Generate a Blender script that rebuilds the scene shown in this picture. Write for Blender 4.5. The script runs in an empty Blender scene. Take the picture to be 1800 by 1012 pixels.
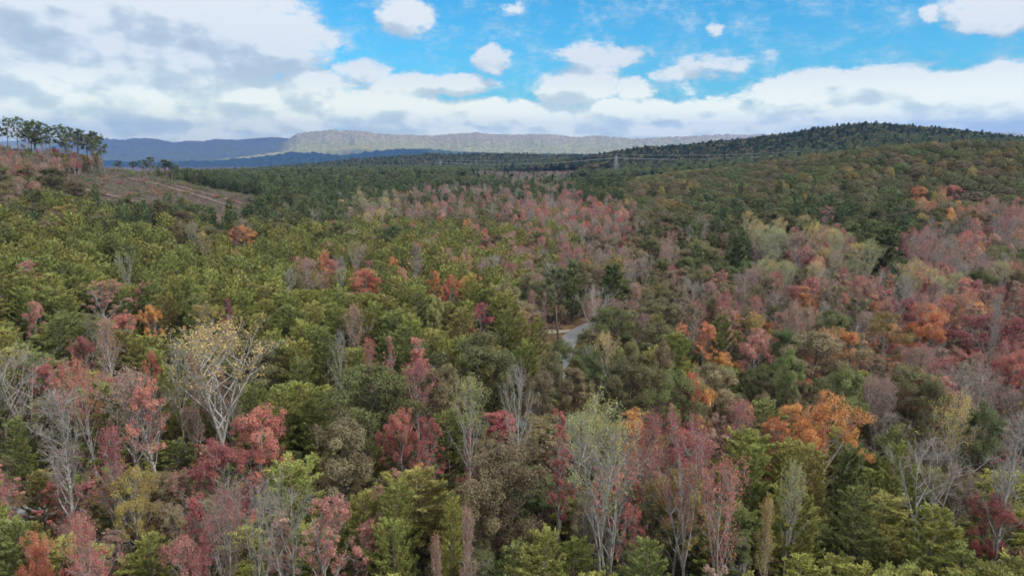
import bpy, math, random
import numpy as np
from mathutils import Vector, Matrix

# ------------------------------------------------------------------ camera, sky, sun
S = bpy.context.scene
COL = S.collection
RAD = math.radians
F = 1216.0                       # focal length in pixels of the 1800 px wide photograph
CAMZ = 50.0
HORIZON = 268.0
PITCH = math.atan((506 - HORIZON) / F)
SUN_EL, SUN_AZ = 35.0, 118.0     # azimuth clockwise from +Y (view direction)

cam_d = bpy.data.cameras.new('camera')
cam = bpy.data.objects.new('camera', cam_d); COL.objects.link(cam)
cam.location = (0, 0, CAMZ)
cam.rotation_euler = (math.pi / 2 - PITCH, 0, 0)
cam_d.sensor_width = 36.0; cam_d.lens = 36.0 * F / 1800.0
cam_d.clip_start = 0.5; cam_d.clip_end = 60000
S.camera = cam
S.view_settings.view_transform = 'Standard'
S.view_settings.look = 'None'
S.view_settings.exposure = 0.0
S.view_settings.gamma = 1.0
S.cycles.max_bounces = 5
S.cycles.diffuse_bounces = 2
S.cycles.transmission_bounces = 3
S.cycles.volume_bounces = 0
S.cycles.use_denoising = True
S.cycles.use_adaptive_sampling = True
S.cycles.adaptive_threshold = 0.02
S.cycles.filter_width = 1.6

def project(x, y, z):            # world -> pixel of the photograph
    dz = z - CAMZ
    c, s = math.cos(PITCH), math.sin(PITCH)
    depth = y * c - dz * s
    up = y * s + dz * c
    return 900 + F * x / depth, 506 - F * up / depth, depth

def ray(px, py):
    u, v = (px - 900) / F, (506 - py) / F
    c, s = math.cos(PITCH), math.sin(PITCH)
    return u, c + v * s, v * c - s

sun_d = bpy.data.lights.new('sun', 'SUN'); sun_d.energy = 5.0; sun_d.angle = RAD(0.53)
sun_d.color = (1.0, 0.95, 0.88)
sun = bpy.data.objects.new('sun', sun_d); COL.objects.link(sun)
sv = Vector((math.sin(RAD(SUN_AZ)) * math.cos(RAD(SUN_EL)), math.cos(RAD(SUN_AZ)) * math.cos(RAD(SUN_EL)), math.sin(RAD(SUN_EL))))
sun.rotation_euler = (-sv).to_track_quat('-Z', 'Y').to_euler()
sun.location = (0, 0, 3000)

class NB:                        # small helper for node trees
    def __init__(s, tree): s.t = tree
    def n(s, typ, **kw):
        nd = s.t.nodes.new(typ)
        for k, v in kw.items(): setattr(nd, k, v)
        return nd
    def put(s, sock, v):
        if isinstance(v, bpy.types.NodeSocket): s.t.links.new(v, sock)
        elif isinstance(v, (tuple, list)) and sock.type == 'RGBA' and len(v) == 3: sock.default_value = (*v, 1)
        else: sock.default_value = v
    def m(s, op, a, b=0.0, c=0.0, clamp=False):
        nd = s.n('ShaderNodeMath', operation=op, use_clamp=clamp)
        s.put(nd.inputs[0], a); s.put(nd.inputs[1], b)
        if op in ('MULTIPLY_ADD',): s.put(nd.inputs[2], c)
        return nd.outputs[0]
    def vm(s, op, a, b=None, scale=None):
        nd = s.n('ShaderNodeVectorMath', operation=op)
        s.put(nd.inputs[0], a)
        if b is not None: s.put(nd.inputs[1], b)
        if scale is not None: s.put(nd.inputs[3], scale)
        return nd.outputs['Value'] if op in ('LENGTH', 'DOT_PRODUCT') else nd.outputs['Vector']
    def noise(s, vec, scale, detail=4.0, rough=0.55, color=False, lac=2.0):
        nd = s.n('ShaderNodeTexNoise'); s.put(nd.inputs['Vector'], vec)
        nd.inputs['Scale'].default_value = scale; nd.inputs['Detail'].default_value = detail
        nd.inputs['Roughness'].default_value = rough; nd.inputs['Lacunarity'].default_value = lac
        return nd.outputs['Color' if color else 'Fac']
    def smooth(s, v, a, b, lo=0.0, hi=1.0):
        nd = s.n('ShaderNodeMapRange', interpolation_type='SMOOTHSTEP')
        s.put(nd.inputs['Value'], v); nd.inputs['From Min'].default_value = a; nd.inputs['From Max'].default_value = b
        nd.inputs['To Min'].default_value = lo; nd.inputs['To Max'].default_value = hi
        return nd.outputs[0]
    def mix(s, fac, a, b, blend='MIX'):
        nd = s.n('ShaderNodeMix', data_type='RGBA', blend_type=blend)
        s.put(nd.inputs[0], fac); s.put(nd.inputs[6], a); s.put(nd.inputs[7], b)
        return nd.outputs[2]

# clouds of the photograph: (px, py, half width, half height, strength)
CLOUDS = [
 (40,45,300,110,1.0),(300,15,200,50,.9),(160,130,260,90,1.0),(430,75,150,68,1.15),(330,120,170,60,1.0),(60,200,260,60,1.0),
 (240,190,230,50,.95),(480,170,150,32,1.0),(560,150,70,22,.9),(430,205,200,40,.95),(470,5,80,18,.6),
 (620,190,160,32,.9),(720,152,70,22,.95),(645,128,42,24,.75),(800,150,75,20,.85),(700,212,140,26,.95),(863,107,38,20,.95),
 (718,28,50,30,.95),(890,10,38,16,.42),
 (840,205,170,26,1.0),(1000,215,180,26,1.0),(1010,158,70,36,.95),(1112,158,38,24,.95),(1055,95,85,22,.8),(1035,120,45,30,.6),
 (1215,125,70,26,.62),(1270,115,50,14,.5),(1200,150,45,22,.45),(1245,53,16,15,.6),(1150,195,150,22,.95),(1290,205,130,24,1.0),
 (1420,170,120,36,1.0),(1520,155,150,34,1.0),(1640,165,150,34,1.0),(1760,155,120,32,1.0),(1850,140,140,34,1.0),(1500,205,260,34,1.0),(1750,205,200,34,1.0),
 (1740,22,70,28,.85),(1640,22,22,13,.62),(1790,5,60,30,.85),(1600,112,60,10,.35),(1350,103,18,10,.35),(1400,225,300,22,.9),(1000,235,400,16,.95),(300,240,400,20,.9),
]
def build_world():
    w = bpy.data.worlds.new('World'); S.world = w; w.use_nodes = True
    t = w.node_tree; t.nodes.clear(); b = NB(t)
    out = b.n('ShaderNodeOutputWorld'); bg = b.n('ShaderNodeBackground')
    t.links.new(bg.outputs[0], out.inputs[0])
    sky = b.n('ShaderNodeTexSky', sky_type='NISHITA', sun_disc=False)
    sky.sun_elevation = RAD(SUN_EL); sky.sun_rotation = RAD(SUN_AZ)
    sky.air_density = 1.0; sky.dust_density = 0.3; sky.ozone_density = 1.5
    skyc = b.mix(1.0, sky.outputs[0], SKY_TINT, 'MULTIPLY')
    co = b.n('ShaderNodeTexCoord').outputs['Generated']
    d = b.vm('NORMALIZE', co)
    sep = b.n('ShaderNodeSeparateXYZ'); b.put(sep.inputs[0], d)
    az = b.m('ARCTAN2', sep.outputs[0], sep.outputs[1])
    el = b.m('ARCSINE', sep.outputs[2])
    comb = b.n('ShaderNodeCombineXYZ'); b.put(comb.inputs[0], az); b.put(comb.inputs[1], el)
    p0 = comb.outputs[0]
    skyc = b.mix(b.smooth(el, .03, .2, 1.0, 0.0), skyc, (1.55, 1.06, .96), 'MULTIPLY')
    # the field lives in one group so that it can be sampled twice (for the lit tops)
    g = bpy.data.node_groups.new('cloud_field', 'ShaderNodeTree')
    g.interface.new_socket('P', in_out='INPUT', socket_type='NodeSocketVector')
    g.interface.new_socket('D', in_out='OUTPUT', socket_type='NodeSocketFloat')
    g.interface.new_socket('S', in_out='OUTPUT', socket_type='NodeSocketFloat')
    gi = g.nodes.new('NodeGroupInput'); go = g.nodes.new('NodeGroupOutput'); c = NB(g)
    P = gi.outputs[0]
    st = c.vm('MULTIPLY', P, (1.0, 1.7, 1.0))
    wn = c.vm('SUBTRACT', c.noise(st, 9.0, 5, .6, color=True), (.5, .5, .5))
    Pw = c.vm('ADD', P, c.vm('MULTIPLY', wn, (.085, .042, 0)))
    acc = None
    for (px, py, a, h, s) in CLOUDS:
        x, y, z = ray(px, py); r = math.sqrt(x*x+y*y+z*z)
        caz, cel = math.atan2(x, y), math.asin(z / r)
        dd = c.vm('MULTIPLY', c.vm('SUBTRACT', Pw, (caz, cel, 0)), (r * F / (a * 1.0) * .86, F / h * .92, 0))
        l = c.m('LENGTH' if False else 'MULTIPLY', c.vm('DOT_PRODUCT', dd, dd), 1.0)
        e = c.m('MULTIPLY', c.m('MAXIMUM', c.m('SUBTRACT', 1.25, l), 0.0), s)
        if acc is None: acc = e
        else:
            nd = c.n('ShaderNodeMath', operation='SMOOTH_MAX'); c.put(nd.inputs[0], acc); c.put(nd.inputs[1], e); nd.inputs[2].default_value = .25
            acc = nd.outputs[0]
    # the rest of the sky, outside the photograph: broken cloud by noise alone
    sp = c.n('ShaderNodeSeparateXYZ'); c.put(sp.inputs[0], P)
    side = c.smooth(c.m('ABSOLUTE', sp.outputs[0]), .72, .95)
    high = c.smooth(sp.outputs[1], .27, .4)
    rest = c.m('MAXIMUM', side, high)
    gen = c.smooth(c.noise(st, 2.2, 3, .5), .38, .58)
    acc = c.m('ADD', c.m('MULTIPLY', acc, c.m('SUBTRACT', 1.0, rest)), c.m('MULTIPLY', c.m('MULTIPLY', gen, 1.1), rest))
    det = c.m('SUBTRACT', c.noise(c.vm('ADD', st, c.vm('MULTIPLY', wn, (.05, .05, 0))), 24.0, 8, .68), .5)
    big = c.m('SUBTRACT', c.noise(st, 7.0, 4, .6), .5)
    det = c.m('ADD', det, c.m('MULTIPLY', c.m('SUBTRACT', c.noise(st, 75.0, 5, .65), .5), .35))
    amp = c.m('MINIMUM', c.m('ADD', c.m('MULTIPLY', acc, 2.2), .08), 1.0)
    tot = c.m('ADD', acc, c.m('MULTIPLY', amp, c.m('ADD', c.m('MULTIPLY', det, 2.0), c.m('MULTIPLY', big, .7))))
    c.put(go.inputs[0], tot)
    soft = c.m('SUBTRACT', c.noise(st, 15.0, 3, .5), .5)
    c.put(go.inputs[1], c.m('ADD', acc, c.m('MULTIPLY', amp, c.m('ADD', c.m('MULTIPLY', soft, 2.6), c.m('MULTIPLY', big, .9)))))
    def field(v):
        nd = b.n('ShaderNodeGroup'); nd.node_tree = g; b.put(nd.inputs[0], v); return nd.outputs[0], nd.outputs[1]
    f0, g0 = field(p0)
    f1, g1 = field(b.vm('ADD', p0, (.008, .014, 0)))
    f2, g2 = field(b.vm('ADD', p0, (.018, .045, 0)))
    alpha = b.smooth(f0, .08, .74)
    lit = b.m('ADD', b.m('MULTIPLY', b.m('SUBTRACT', g0, g1), 1.1), b.m('MULTIPLY', b.m('SUBTRACT', g0, g2), .42))
    lit = b.m('ADD', lit, b.m('MULTIPLY', b.m('SUBTRACT', f0, f1), .22))
    lit = b.m('ADD', lit, b.m('MULTIPLY', b.m('SUBTRACT', b.noise(b.vm('MULTIPLY', p0, (1, 2.6, 1)), 11.0, 5, .6), .5), .3))
    shade = b.smooth(lit, -.75, .48)
    cc = b.n('ShaderNodeValToRGB'); b.put(cc.inputs[0], shade)
    e = cc.color_ramp.elements
    e[0].position = 0; e[0].color = (*CLOUD_DARK, 1); e[1].position = 1; e[1].color = (*CLOUD_LIT, 1)
    m_ = e.new(.5); m_.color = (*CLOUD_MID, 1)
    # nearer clouds overhead are brighter than the ones by the horizon
    cl = b.mix(b.smooth(el, .22, .5), cc.outputs[0], WARM, 'MULTIPLY')
    cl = b.vm('SCALE', cl, scale=b.smooth(el, .22, .8, 1.0, ZENITH))
    cl = b.mix(b.smooth(el, .0, .13, 1.0, 0.0), cl, (2.15, 2.03, 1.37), 'MULTIPLY')   # seen through the haze
    col = b.mix(b.m('MULTIPLY', alpha, .96), skyc, cl)
    # pale band over the horizon
    hz = b.smooth(el, -.01, .07, .55, 0.0)
    col = b.mix(hz, col, HZ_COL)
    b.put(bg.inputs[0], col); bg.inputs[1].default_value = 0.1
    w.cycles.sampling_method = 'MANUAL'; w.cycles.sample_map_resolution = 512
SKY_TINT = (.36, 1.30, 1.66)
CLOUD_DARK = (5.6, 6.6, 7.3); CLOUD_MID = (6.7, 7.7, 8.2); CLOUD_LIT = (9.3, 9.8, 9.8)
HZ_COL = (7.0, 7.6, 8.2)
ZENITH = 3.1; WARM = (1.16, 1.0, .86)
build_world()

# ------------------------------------------------------------------ materials
def new_mat(name):
    m = bpy.data.materials.new(name); m.use_nodes = True
    m.node_tree.nodes.clear(); return m, NB(m.node_tree)
LEAF_GAIN = 1.08
def leaf_material(name, gloss=.35):
    m, b = new_mat(name)
    at = b.n('ShaderNodeAttribute', attribute_type='INSTANCER', attribute_name='leaf_color')
    va = b.n('ShaderNodeAttribute', attribute_type='GEOMETRY', attribute_name='tone')
    ri = b.n('ShaderNodeObjectInfo').outputs['Random']
    hsv = b.n('ShaderNodeHueSaturation')
    b.put(hsv.inputs['Color'], at.outputs['Color'])
    b.put(hsv.inputs['Hue'], b.m('ADD', .5, b.m('ADD', b.m('MULTIPLY', b.m('SUBTRACT', va.outputs['Fac'], .5), .05), b.m('MULTIPLY', b.m('SUBTRACT', ri, .5), .02))))
    hsv.inputs['Saturation'].default_value = .9
    b.put(hsv.inputs['Value'], b.m('MULTIPLY', b.m('ADD', .55, b.m('MULTIPLY', va.outputs['Fac'], .9)), b.m('ADD', .85*LEAF_GAIN, b.m('MULTIPLY', ri, .3*LEAF_GAIN))))
    d = b.n('ShaderNodeBsdfPrincipled'); b.put(d.inputs['Base Color'], hsv.outputs[0])
    d.inputs['Roughness'].default_value = .6; d.inputs['Specular IOR Level'].default_value = gloss
    t = b.n('ShaderNodeBsdfTranslucent'); b.put(t.inputs[0], hsv.outputs[0])
    mx = b.n('ShaderNodeMixShader'); mx.inputs[0].default_value = .4
    b.put(mx.inputs[1], d.outputs[0]); b.put(mx.inputs[2], t.outputs[0])
    o = b.n('ShaderNodeOutputMaterial'); b.put(o.inputs[0], mx.outputs[0])
    return m
def simple(name, c1, c2, scale, rough=.9, detail=4, spec=.2, coord='Object', bump=0.0):
    m, b = new_mat(name)
    co = b.n('ShaderNodeTexCoord').outputs[coord]
    nz = b.noise(co, scale, detail, .6)
    p = b.n('ShaderNodeBsdfPrincipled')
    b.put(p.inputs['Base Color'], b.mix(b.smooth(nz, .3, .7), c1, c2))
    p.inputs['Roughness'].default_value = rough; p.inputs['Specular IOR Level'].default_value = spec
    if bump:
        bp = b.n('ShaderNodeBump'); bp.inputs['Distance'].default_value = bump; b.put(bp.inputs['Height'], nz); b.put(p.inputs['Normal'], bp.outputs[0])
    o = b.n('ShaderNodeOutputMaterial'); b.put(o.inputs[0], p.outputs[0])
    return m
M_LEAF = leaf_material('leaves', .25)
M_NEEDLE = leaf_material('needles', .15)
M_BARK_G = simple('bark_grey', (.20,.187,.172), (.36,.34,.317), 2.5)
M_BARK_D = simple('bark_dark', (.07,.055,.045), (.16,.13,.11), 3)
M_BARK_P = simple('bark_pine', (.11,.08,.065), (.23,.18,.15), 3)

def mesh_from(name, verts, faces_list, mats, mat_idx=None, tone=None, smooth=False):
    """faces_list: list of int arrays (n,k)"""
    me = bpy.data.meshes.new(name)
    verts = np.asarray(verts, np.float32)
    me.vertices.add(len(verts)); me.vertices.foreach_set('co', verts.ravel())
    loops = np.concatenate([f.ravel() for f in faces_list]).astype(np.int32)
    tot = np.concatenate([np.full(len(f), f.shape[1], np.int32) for f in faces_list])
    start = np.concatenate([[0], np.cumsum(tot)[:-1]]).astype(np.int32)
    me.loops.add(len(loops)); me.loops.foreach_set('vertex_index', loops)
    me.polygons.add(len(tot)); me.polygons.foreach_set('loop_start', start)
    try: me.polygons.foreach_set('loop_total', tot)
    except Exception: pass
    for m in mats: me.materials.append(m)
    if mat_idx is not None: me.polygons.foreach_set('material_index', np.asarray(mat_idx, np.int32))
    me.polygons.foreach_set('use_smooth', np.full(len(tot), smooth, bool))
    if tone is not None:
        a = me.attributes.new('tone', 'FLOAT', 'POINT'); a.data.foreach_set('value', np.asarray(tone, np.float32))
    me.update(calc_edges=True)
    return me
def link(name, me, parent=None, loc=None):
    o = bpy.data.objects.new(name, me); COL.objects.link(o)
    if parent is not None: o.parent = parent
    if loc is not None: o.location = loc
    return o
def tag(o, label=None, cat=None, group=None, kind=None):
    if label: o['label'] = label
    if cat: o['category'] = cat
    if group: o['group'] = group
    if kind: o['kind'] = kind
    return o

# ------------------------------------------------------------------ noise + terrain
def vnoise(x, y, seed=0):
    xi = np.floor(x).astype(np.int64); yi = np.floor(y).astype(np.int64)
    fx = x - xi; fy = y - yi; fx = fx*fx*(3-2*fx); fy = fy*fy*(3-2*fy)
    def h(a, b):
        n = (a * 374761393 + b * 668265263 + seed * 974634777) & 0xffffffff
        n = ((n ^ (n >> 13)) * 1274126177) & 0xffffffff
        return ((n ^ (n >> 16)) & 0xffff) / 65535.0
    return (h(xi, yi)*(1-fx) + h(xi+1, yi)*fx)*(1-fy) + (h(xi, yi+1)*(1-fx) + h(xi+1, yi+1)*fx)*fy
def fbm(x, y, o=4, seed=0, gain=.5):
    s = 0; a = 1; t = 0
    for k in range(o):
        s = s + a * vnoise(x * 2**k, y * 2**k, seed + k); t += a; a *= gain
    return s / t

TP = [-500, 0, 100, 200, 300, 450, 600, 750, 900, 1000, 1100, 1200, 1300, 1400, 1500, 1600, 1800, 2300]
TR = [0, 100, 180, 250, 320, 400, 480, 560, 650, 800, 1000, 1300, 1600, 2000, 2500, 3200, 4000]
TZ = [
 [0]*18,
 [0]*18,
 [3,1,1,0,0,0,0,0,0,0,0,0,0,0,0,0,0,0],
 [8,5,4,3,2,1,0,0,0,0,0,0,0,0,0,0,0,2],
 [22,17,15,13,8,4,1,0,0,0,1,2,2,3,3,4,5,8],
 [40,35,33,30,22,11,3,1,0,1,5,8,9,10,10,11,12,15],
 [50,46,45,42,33,18,3,1,1,2,9,14,16,17,18,19,21,26],
 [46,40,39,36,28,15,3,3,3,4,11,18,22,26,29,31,33,38],
 [30,22,22,22,19,11,5,8,5,5,10,20,27,35,41,44,43,46],
 [10,2,5,8,10,10,10,8,6,5,8,14,20,26,32,36,36,36],
 [0,-10,-6,-2,2,4,6,6,5,6,8,10,14,18,22,26,28,26],
 [-15,-20,-18,-14,-10,-5,0,4,4,8,13,18,28,40,54,52,42,30],
 [-25,-28,-26,-22,-18,-10,-3,0,2,20,48,56,70,87,104,93,66,40],
 [-40,-40,-36,-32,-26,-14,-4,-2,0,12,34,44,56,66,70,66,52,30],
 [-50,-50,-46,-40,-30,-14,10,34,36,30,28,28,28,28,28,28,20,10],
 [-70,-70,-70,-66,-60,-50,-40,-30,-20,-20,-20,-20,-10,0,0,0,0,0],
 [-90]*18]
RX0, RX1, RY0, RY1, RC = -3000, 3000, -300, 4200, 10.0
def build_raster():
    xs = np.arange(RX0, RX1 + 1, RC); ys = np.arange(RY0, RY1 + 1, RC)
    X, Y = np.meshgrid(xs, ys)
    r = np.hypot(X, Y); yy = np.maximum(Y, 1.0)
    px = np.clip(900 + F * X / np.maximum(yy, np.abs(X) * .8 + 1), TP[0], TP[-1])
    tz = np.array(TZ, float)
    ri = np.interp(r, TR, np.arange(len(TR))); pi = np.interp(px, TP, np.arange(len(TP)))
    r0 = np.clip(ri.astype(int), 0, len(TR)-2); p0 = np.clip(pi.astype(int), 0, len(TP)-2)
    fr = ri - r0; fp = pi - p0
    z = (tz[r0, p0]*(1-fp) + tz[r0, p0+1]*fp)*(1-fr) + (tz[r0+1, p0]*(1-fp) + tz[r0+1, p0+1]*fp)*fr
    z = z * np.clip((Y + 200) / 300, 0, 1)
    def blur(a, n):
        k = np.exp(-np.linspace(-2, 2, 2*n+1)**2); k /= k.sum()
        for ax in (0, 1):
            pad = [(n, n) if i == ax else (0, 0) for i in (0, 1)]
            p = np.pad(a, pad, mode='edge'); o = np.zeros_like(a)
            for i, w in enumerate(k):
                o += w * (p[i:i+a.shape[0], :] if ax == 0 else p[:, i:i+a.shape[1]])
            a = o
        return a
    z1 = blur(z, 3); z2 = blur(z, 8)
    wgt = np.clip((r - 700) / 900, 0, 1)
    z = z1*(1-wgt) + z2*wgt
    amp = np.clip((r - 240) / 200, 0, 1)
    z = z + amp * ((fbm(X/90, Y/90, 3, 5) - .5) * 6 + (fbm(X/300, Y/300, 3, 9) - .5) * np.clip(r/150, 0, 14))
    return z
RAST = build_raster()
def Hnp(x, y):
    x = np.asarray(x, float); y = np.asarray(y, float)
    fx = np.clip((x - RX0) / RC, 0, RAST.shape[1] - 1.001); fy = np.clip((y - RY0) / RC, 0, RAST.shape[0] - 1.001)
    ix = fx.astype(int); iy = fy.astype(int); fx = fx - ix; fy = fy - iy
    return (RAST[iy, ix]*(1-fx) + RAST[iy, ix+1]*fx)*(1-fy) + (RAST[iy+1, ix]*(1-fx) + RAST[iy+1, ix+1]*fx)*fy
def H(x, y): return float(Hnp(x, y))

def build_ground():
    def axis(lo, hi, c, far_lo, far_hi):
        a = list(np.arange(lo, hi + .1, c))
        s = c
        while a[-1] < far_hi: s *= 1.25; a.append(min(a[-1] + s, far_hi))
        s = c
        while a[0] > far_lo: s *= 1.25; a.insert(0, max(a[0] - s, far_lo))
        return np.array(a)
    xs = axis(-2400, 2400, 12, -19000, 19000); ys = axis(-200, 4190, 12, -6000, 18400)
    X, Y = np.meshgrid(xs, ys)
    Z = Hnp(X, Y)
    out = np.clip(np.maximum((np.abs(X) - 2400) / 3000, (Y - 3900) / 400), 0, 1)
    Z = Z*(1-out) + (-110)*out
    Z = np.where(np.hypot(X, Y) < 600, Z, Z)
    n, m = Z.shape
    idx = np.arange(n*m).reshape(n, m)
    f = np.stack([idx[:-1,:-1], idx[:-1,1:], idx[1:,1:], idx[1:,:-1]], -1).reshape(-1, 4)
    mt, b = new_mat('forest_floor')
    co = b.n('ShaderNodeTexCoord').outputs['Object']
    n1 = b.noise(co, .9, 6, .7); n2 = b.noise(co, .06, 4, .6); n3 = b.noise(co, .25, 5, .6)
    c = b.mix(b.smooth(n1, .35, .68), (.055,.042,.034), (.17,.115,.085))
    c = b.mix(b.smooth(n3, .52, .7), c, (.11,.05,.04))
    c = b.mix(b.smooth(n2, .5, .68), c, (.07,.075,.035))
    p = b.n('ShaderNodeBsdfPrincipled'); b.put(p.inputs['Base Color'], c); p.inputs['Roughness'].default_value = 1; p.inputs['Specular IOR Level'].default_value = .1
    o = b.n('ShaderNodeOutputMaterial'); b.put(o.inputs[0], p.outputs[0])
    me = mesh_from('ground', np.stack([X.ravel(), Y.ravel(), Z.ravel()], 1), [f], [mt], smooth=True)
    tag(link('ground', me), 'brown leaf littered forest ground rolling over the low hills', kind='structure')
build_ground()

# far mountains -----------------------------------------------------------------
def build_mountains():
    A = dict(D=15500, wf=3900, wb=2900, pts=[(-500,262),(100,247),(183,242),(200,245),(235,246),(260,243),(290,244),(318,251),(338,247),(360,249),(390,245),(430,246),(480,243),(500,242),(540,246),(640,262),(760,285),(2600,290)])
    Bm = dict(D=12900, wf=2250, wb=3300, pts=[(-500,330),(430,300),(480,278),(500,258),(515,245),(530,237),(555,233),(590,230),(640,232),(700,238),(760,238),(800,236),(840,233),(880,237),(960,237),(1010,241),(1050,239),(1110,244),(1200,240),(1250,237),(1300,238),(1335,236),(1400,240),(1600,238),(1720,233),(1760,234),(1800,238),(2300,250)])
    Cf = dict(D=9800, wf=2250, wb=1950, pts=[(-500,300),(180,288),(260,290),(330,289),(400,281),(470,274),(520,267),(560,268),(600,273),(640,268),(700,262),(745,260),(800,266),(900,270),(1100,272),(1500,280),(2600,290)])
    px = np.arange(-700, 2500, 2.6); D = np.concatenate([np.arange(6500, 15900, 56.), np.arange(15900, 18450, 220.)])
    P, DD = np.meshgrid(px, D)
    U = (P - 900) / F
    X = U * DD; Y = DD
    warp = (fbm(X/2100, Y/2100, 3, 21) - .5) * 1650
    rid = 1 - np.abs(2*fbm(X/930 + Y/3900, Y/3900, 4, 33) - 1)      # spurs running down the slope
    Z = np.full_like(X, -150.0)
    E1 = dict(D=11300, wf=1500, wb=1300, pts=[(-500,284),(300,284),(420,276),(500,267),(560,262),(640,255),(700,257),(760,262),(820,258),(900,262),(980,257),(1060,262),(1150,258),(1250,262),(1400,270),(2600,280)])
    for L, k in ((A, 0), (Bm, 1), (Cf, 2), (E1, 3)):
        zr = CAMZ + L['D'] * (HORIZON - np.interp(P, [a for a, _ in L['pts']], [c for _, c in L['pts']])) / F
        zr = zr + (fbm(P/9., DD*0, 3, 50+k) - .5) * 22 + (fbm(P/45., DD*0, 2, 60+k) - .5) * 18
        d = DD - L['D'] + warp * np.clip(np.abs(DD - L['D']) / 1800, 0, 1) * .6
        t = np.where(d < 0, 1 + d / L['wf'], 1 - d / L['wb'])
        t = np.clip(t, 0, 1)
        prof = .55 * t**1.15 + .45 * t**3.2
        if k == 1:
            cl = np.exp(-((P - 560) / 75.)**2); prof = prof*(1-cl) + cl*(.42*t + .58*np.clip((t-.72)/.24, 0, 1)**1.2)
        zz = -150 + (zr + 150) * prof
        env = np.clip(t*(1-t)*4, 0, 1)
        zz = zz + env * (rid - .75) * (zr + 150) * .34 + env * (fbm(X/1500, Y/1100, 3, 77) - .5) * 330 + env * (fbm(X/330, Y/330, 3, 8) - .5) * 60
        Z = np.maximum(Z, zz)
    Z = Z + (vnoise(X/42, Y/90, 3) - .5) * 22 * np.clip((Z + 150) / 90, 0, 1)
    n, m = Z.shape; idx = np.arange(n*m).reshape(n, m)
    f = np.stack([idx[:-1,:-1], idx[:-1,1:], idx[1:,1:], idx[1:,:-1]], -1).reshape(-1, 4)
    mt, b = new_mat('mountain_woods')
    co = b.n('ShaderNodeTexCoord').outputs['Object']
    sp = b.n('ShaderNodeSeparateXYZ'); b.put(sp.inputs[0], co)
    n1 = b.noise(co, .02, 5, .7); n2 = b.noise(co, .0015, 4, .6); n3 = b.noise(co, .033, 3, .7)
    hgt = b.m('ADD', b.smooth(sp.outputs[2], 10, 440), b.m('MULTIPLY', b.m('SUBTRACT', n2, .5), 1.2))
    c = b.mix(b.smooth(hgt, .3, .75), (.34,.32,.13), (.365,.31,.18))
    c = b.mix(b.smooth(n1, .40, .62), b.mix(.5, c, (.06,.085,.045)), c)
    c = b.mix(b.smooth(n3, .5, .7, 0, .55), c, (.36,.32,.16))
    c = b.mix(b.smooth(b.m('ADD', sp.outputs[1], b.m('MULTIPLY', n2, 900.0)), 10900, 11500, 1.0, 0.0), c, b.mix(b.smooth(n1, .4, .6), (.045,.065,.04), (.10,.12,.06)))  # foothill woods coloured darker to deepen the cloud shade on them
    dk = b.m('MULTIPLY', b.smooth(b.m('ADD', sp.outputs[0], b.m('MULTIPLY', n2, 1600.0)), -3900, -3200, 1.0, 0.0), .36)  # painted darkening over the left range, adding to its cloud shade
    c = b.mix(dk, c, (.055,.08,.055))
    p = b.n('ShaderNodeBsdfPrincipled'); b.put(p.inputs['Base Color'], c); p.inputs['Roughness'].default_value = 1; p.inputs['Specular IOR Level'].default_value = 0
    o = b.n('ShaderNodeOutputMaterial'); b.put(o.inputs[0], p.outputs[0])
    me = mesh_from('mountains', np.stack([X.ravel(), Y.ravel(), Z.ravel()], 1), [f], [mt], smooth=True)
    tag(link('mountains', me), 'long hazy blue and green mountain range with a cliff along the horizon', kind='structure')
build_mountains()

# unseen clouds added to shade the near woods and part of the range (above and behind the view)
def cloud(name, cx, cy, rx, ry, z, thick, seed, clear=.5):
    mn = 'shading_cloud_thin' if clear > .3 else 'shading_cloud'
    mt = bpy.data.materials.get(mn)
    if mt is None:
        mt, b = new_mat(mn)
        d = b.n('ShaderNodeBsdfDiffuse'); d.inputs[0].default_value = (.9,.9,.9,1)
        t = b.n('ShaderNodeBsdfTranslucent'); t.inputs[0].default_value = (.95,.95,.95,1)
        mx = b.n('ShaderNodeMixShader'); mx.inputs[0].default_value = .6; b.put(mx.inputs[1], d.outputs[0]); b.put(mx.inputs[2], t.outputs[0])
        tr = b.n('ShaderNodeBsdfTransparent'); m2 = b.n('ShaderNodeMixShader'); m2.inputs[0].default_value = clear; b.put(m2.inputs[1], mx.outputs[0]); b.put(m2.inputs[2], tr.outputs[0])
        o = b.n('ShaderNodeOutputMaterial'); b.put(o.inputs[0], m2.outputs[0])
    n = 110
    u = np.linspace(-1.25, 1.25, n); U, V = np.meshgrid(u, u)
    th = 1 - (U**2 + V**2) + (fbm(U*2.4 + seed, V*2.4, 5, seed) - .5) * .9
    mask = th > 0
    t = np.sqrt(np.clip(th, 0, 1)) * thick
    bump = (fbm(U*7, V*7, 4, seed+3)) * thick * .5 * (th > 0)
    X = cx + U*rx; Y = cy + V*ry
    top = np.stack([X, Y, z + t*.7 + bump + 2], -1).reshape(-1, 3); bot = np.stack([X, Y, z - t*.15], -1).reshape(-1, 3)
    idx = np.arange(n*n).reshape(n, n)
    fm = mask[:-1,:-1] & mask[:-1,1:] & mask[1:,1:] & mask[1:,:-1]
    q = np.stack([idx[:-1,:-1], idx[:-1,1:], idx[1:,1:], idx[1:,:-1]], -1)[fm]
    # side walls along the boundary edges
    ed = {}
    for a, b_, c, d in q.tolist():
        for e in ((a, b_), (b_, c), (c, d), (d, a)):
            if (e[1], e[0]) in ed: del ed[(e[1], e[0])]
            else: ed[e] = 1
    N = n*n
    w = np.array([[a, a+N, b_+N, b_] for a, b_ in ed], int)
    me = mesh_from(name, np.vstack([top, bot]), [q, q[:, ::-1] + N, w], [mt], smooth=True)
    tag(link(name, me), 'white cloud added out of view to shade the land', kind='structure')
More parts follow.
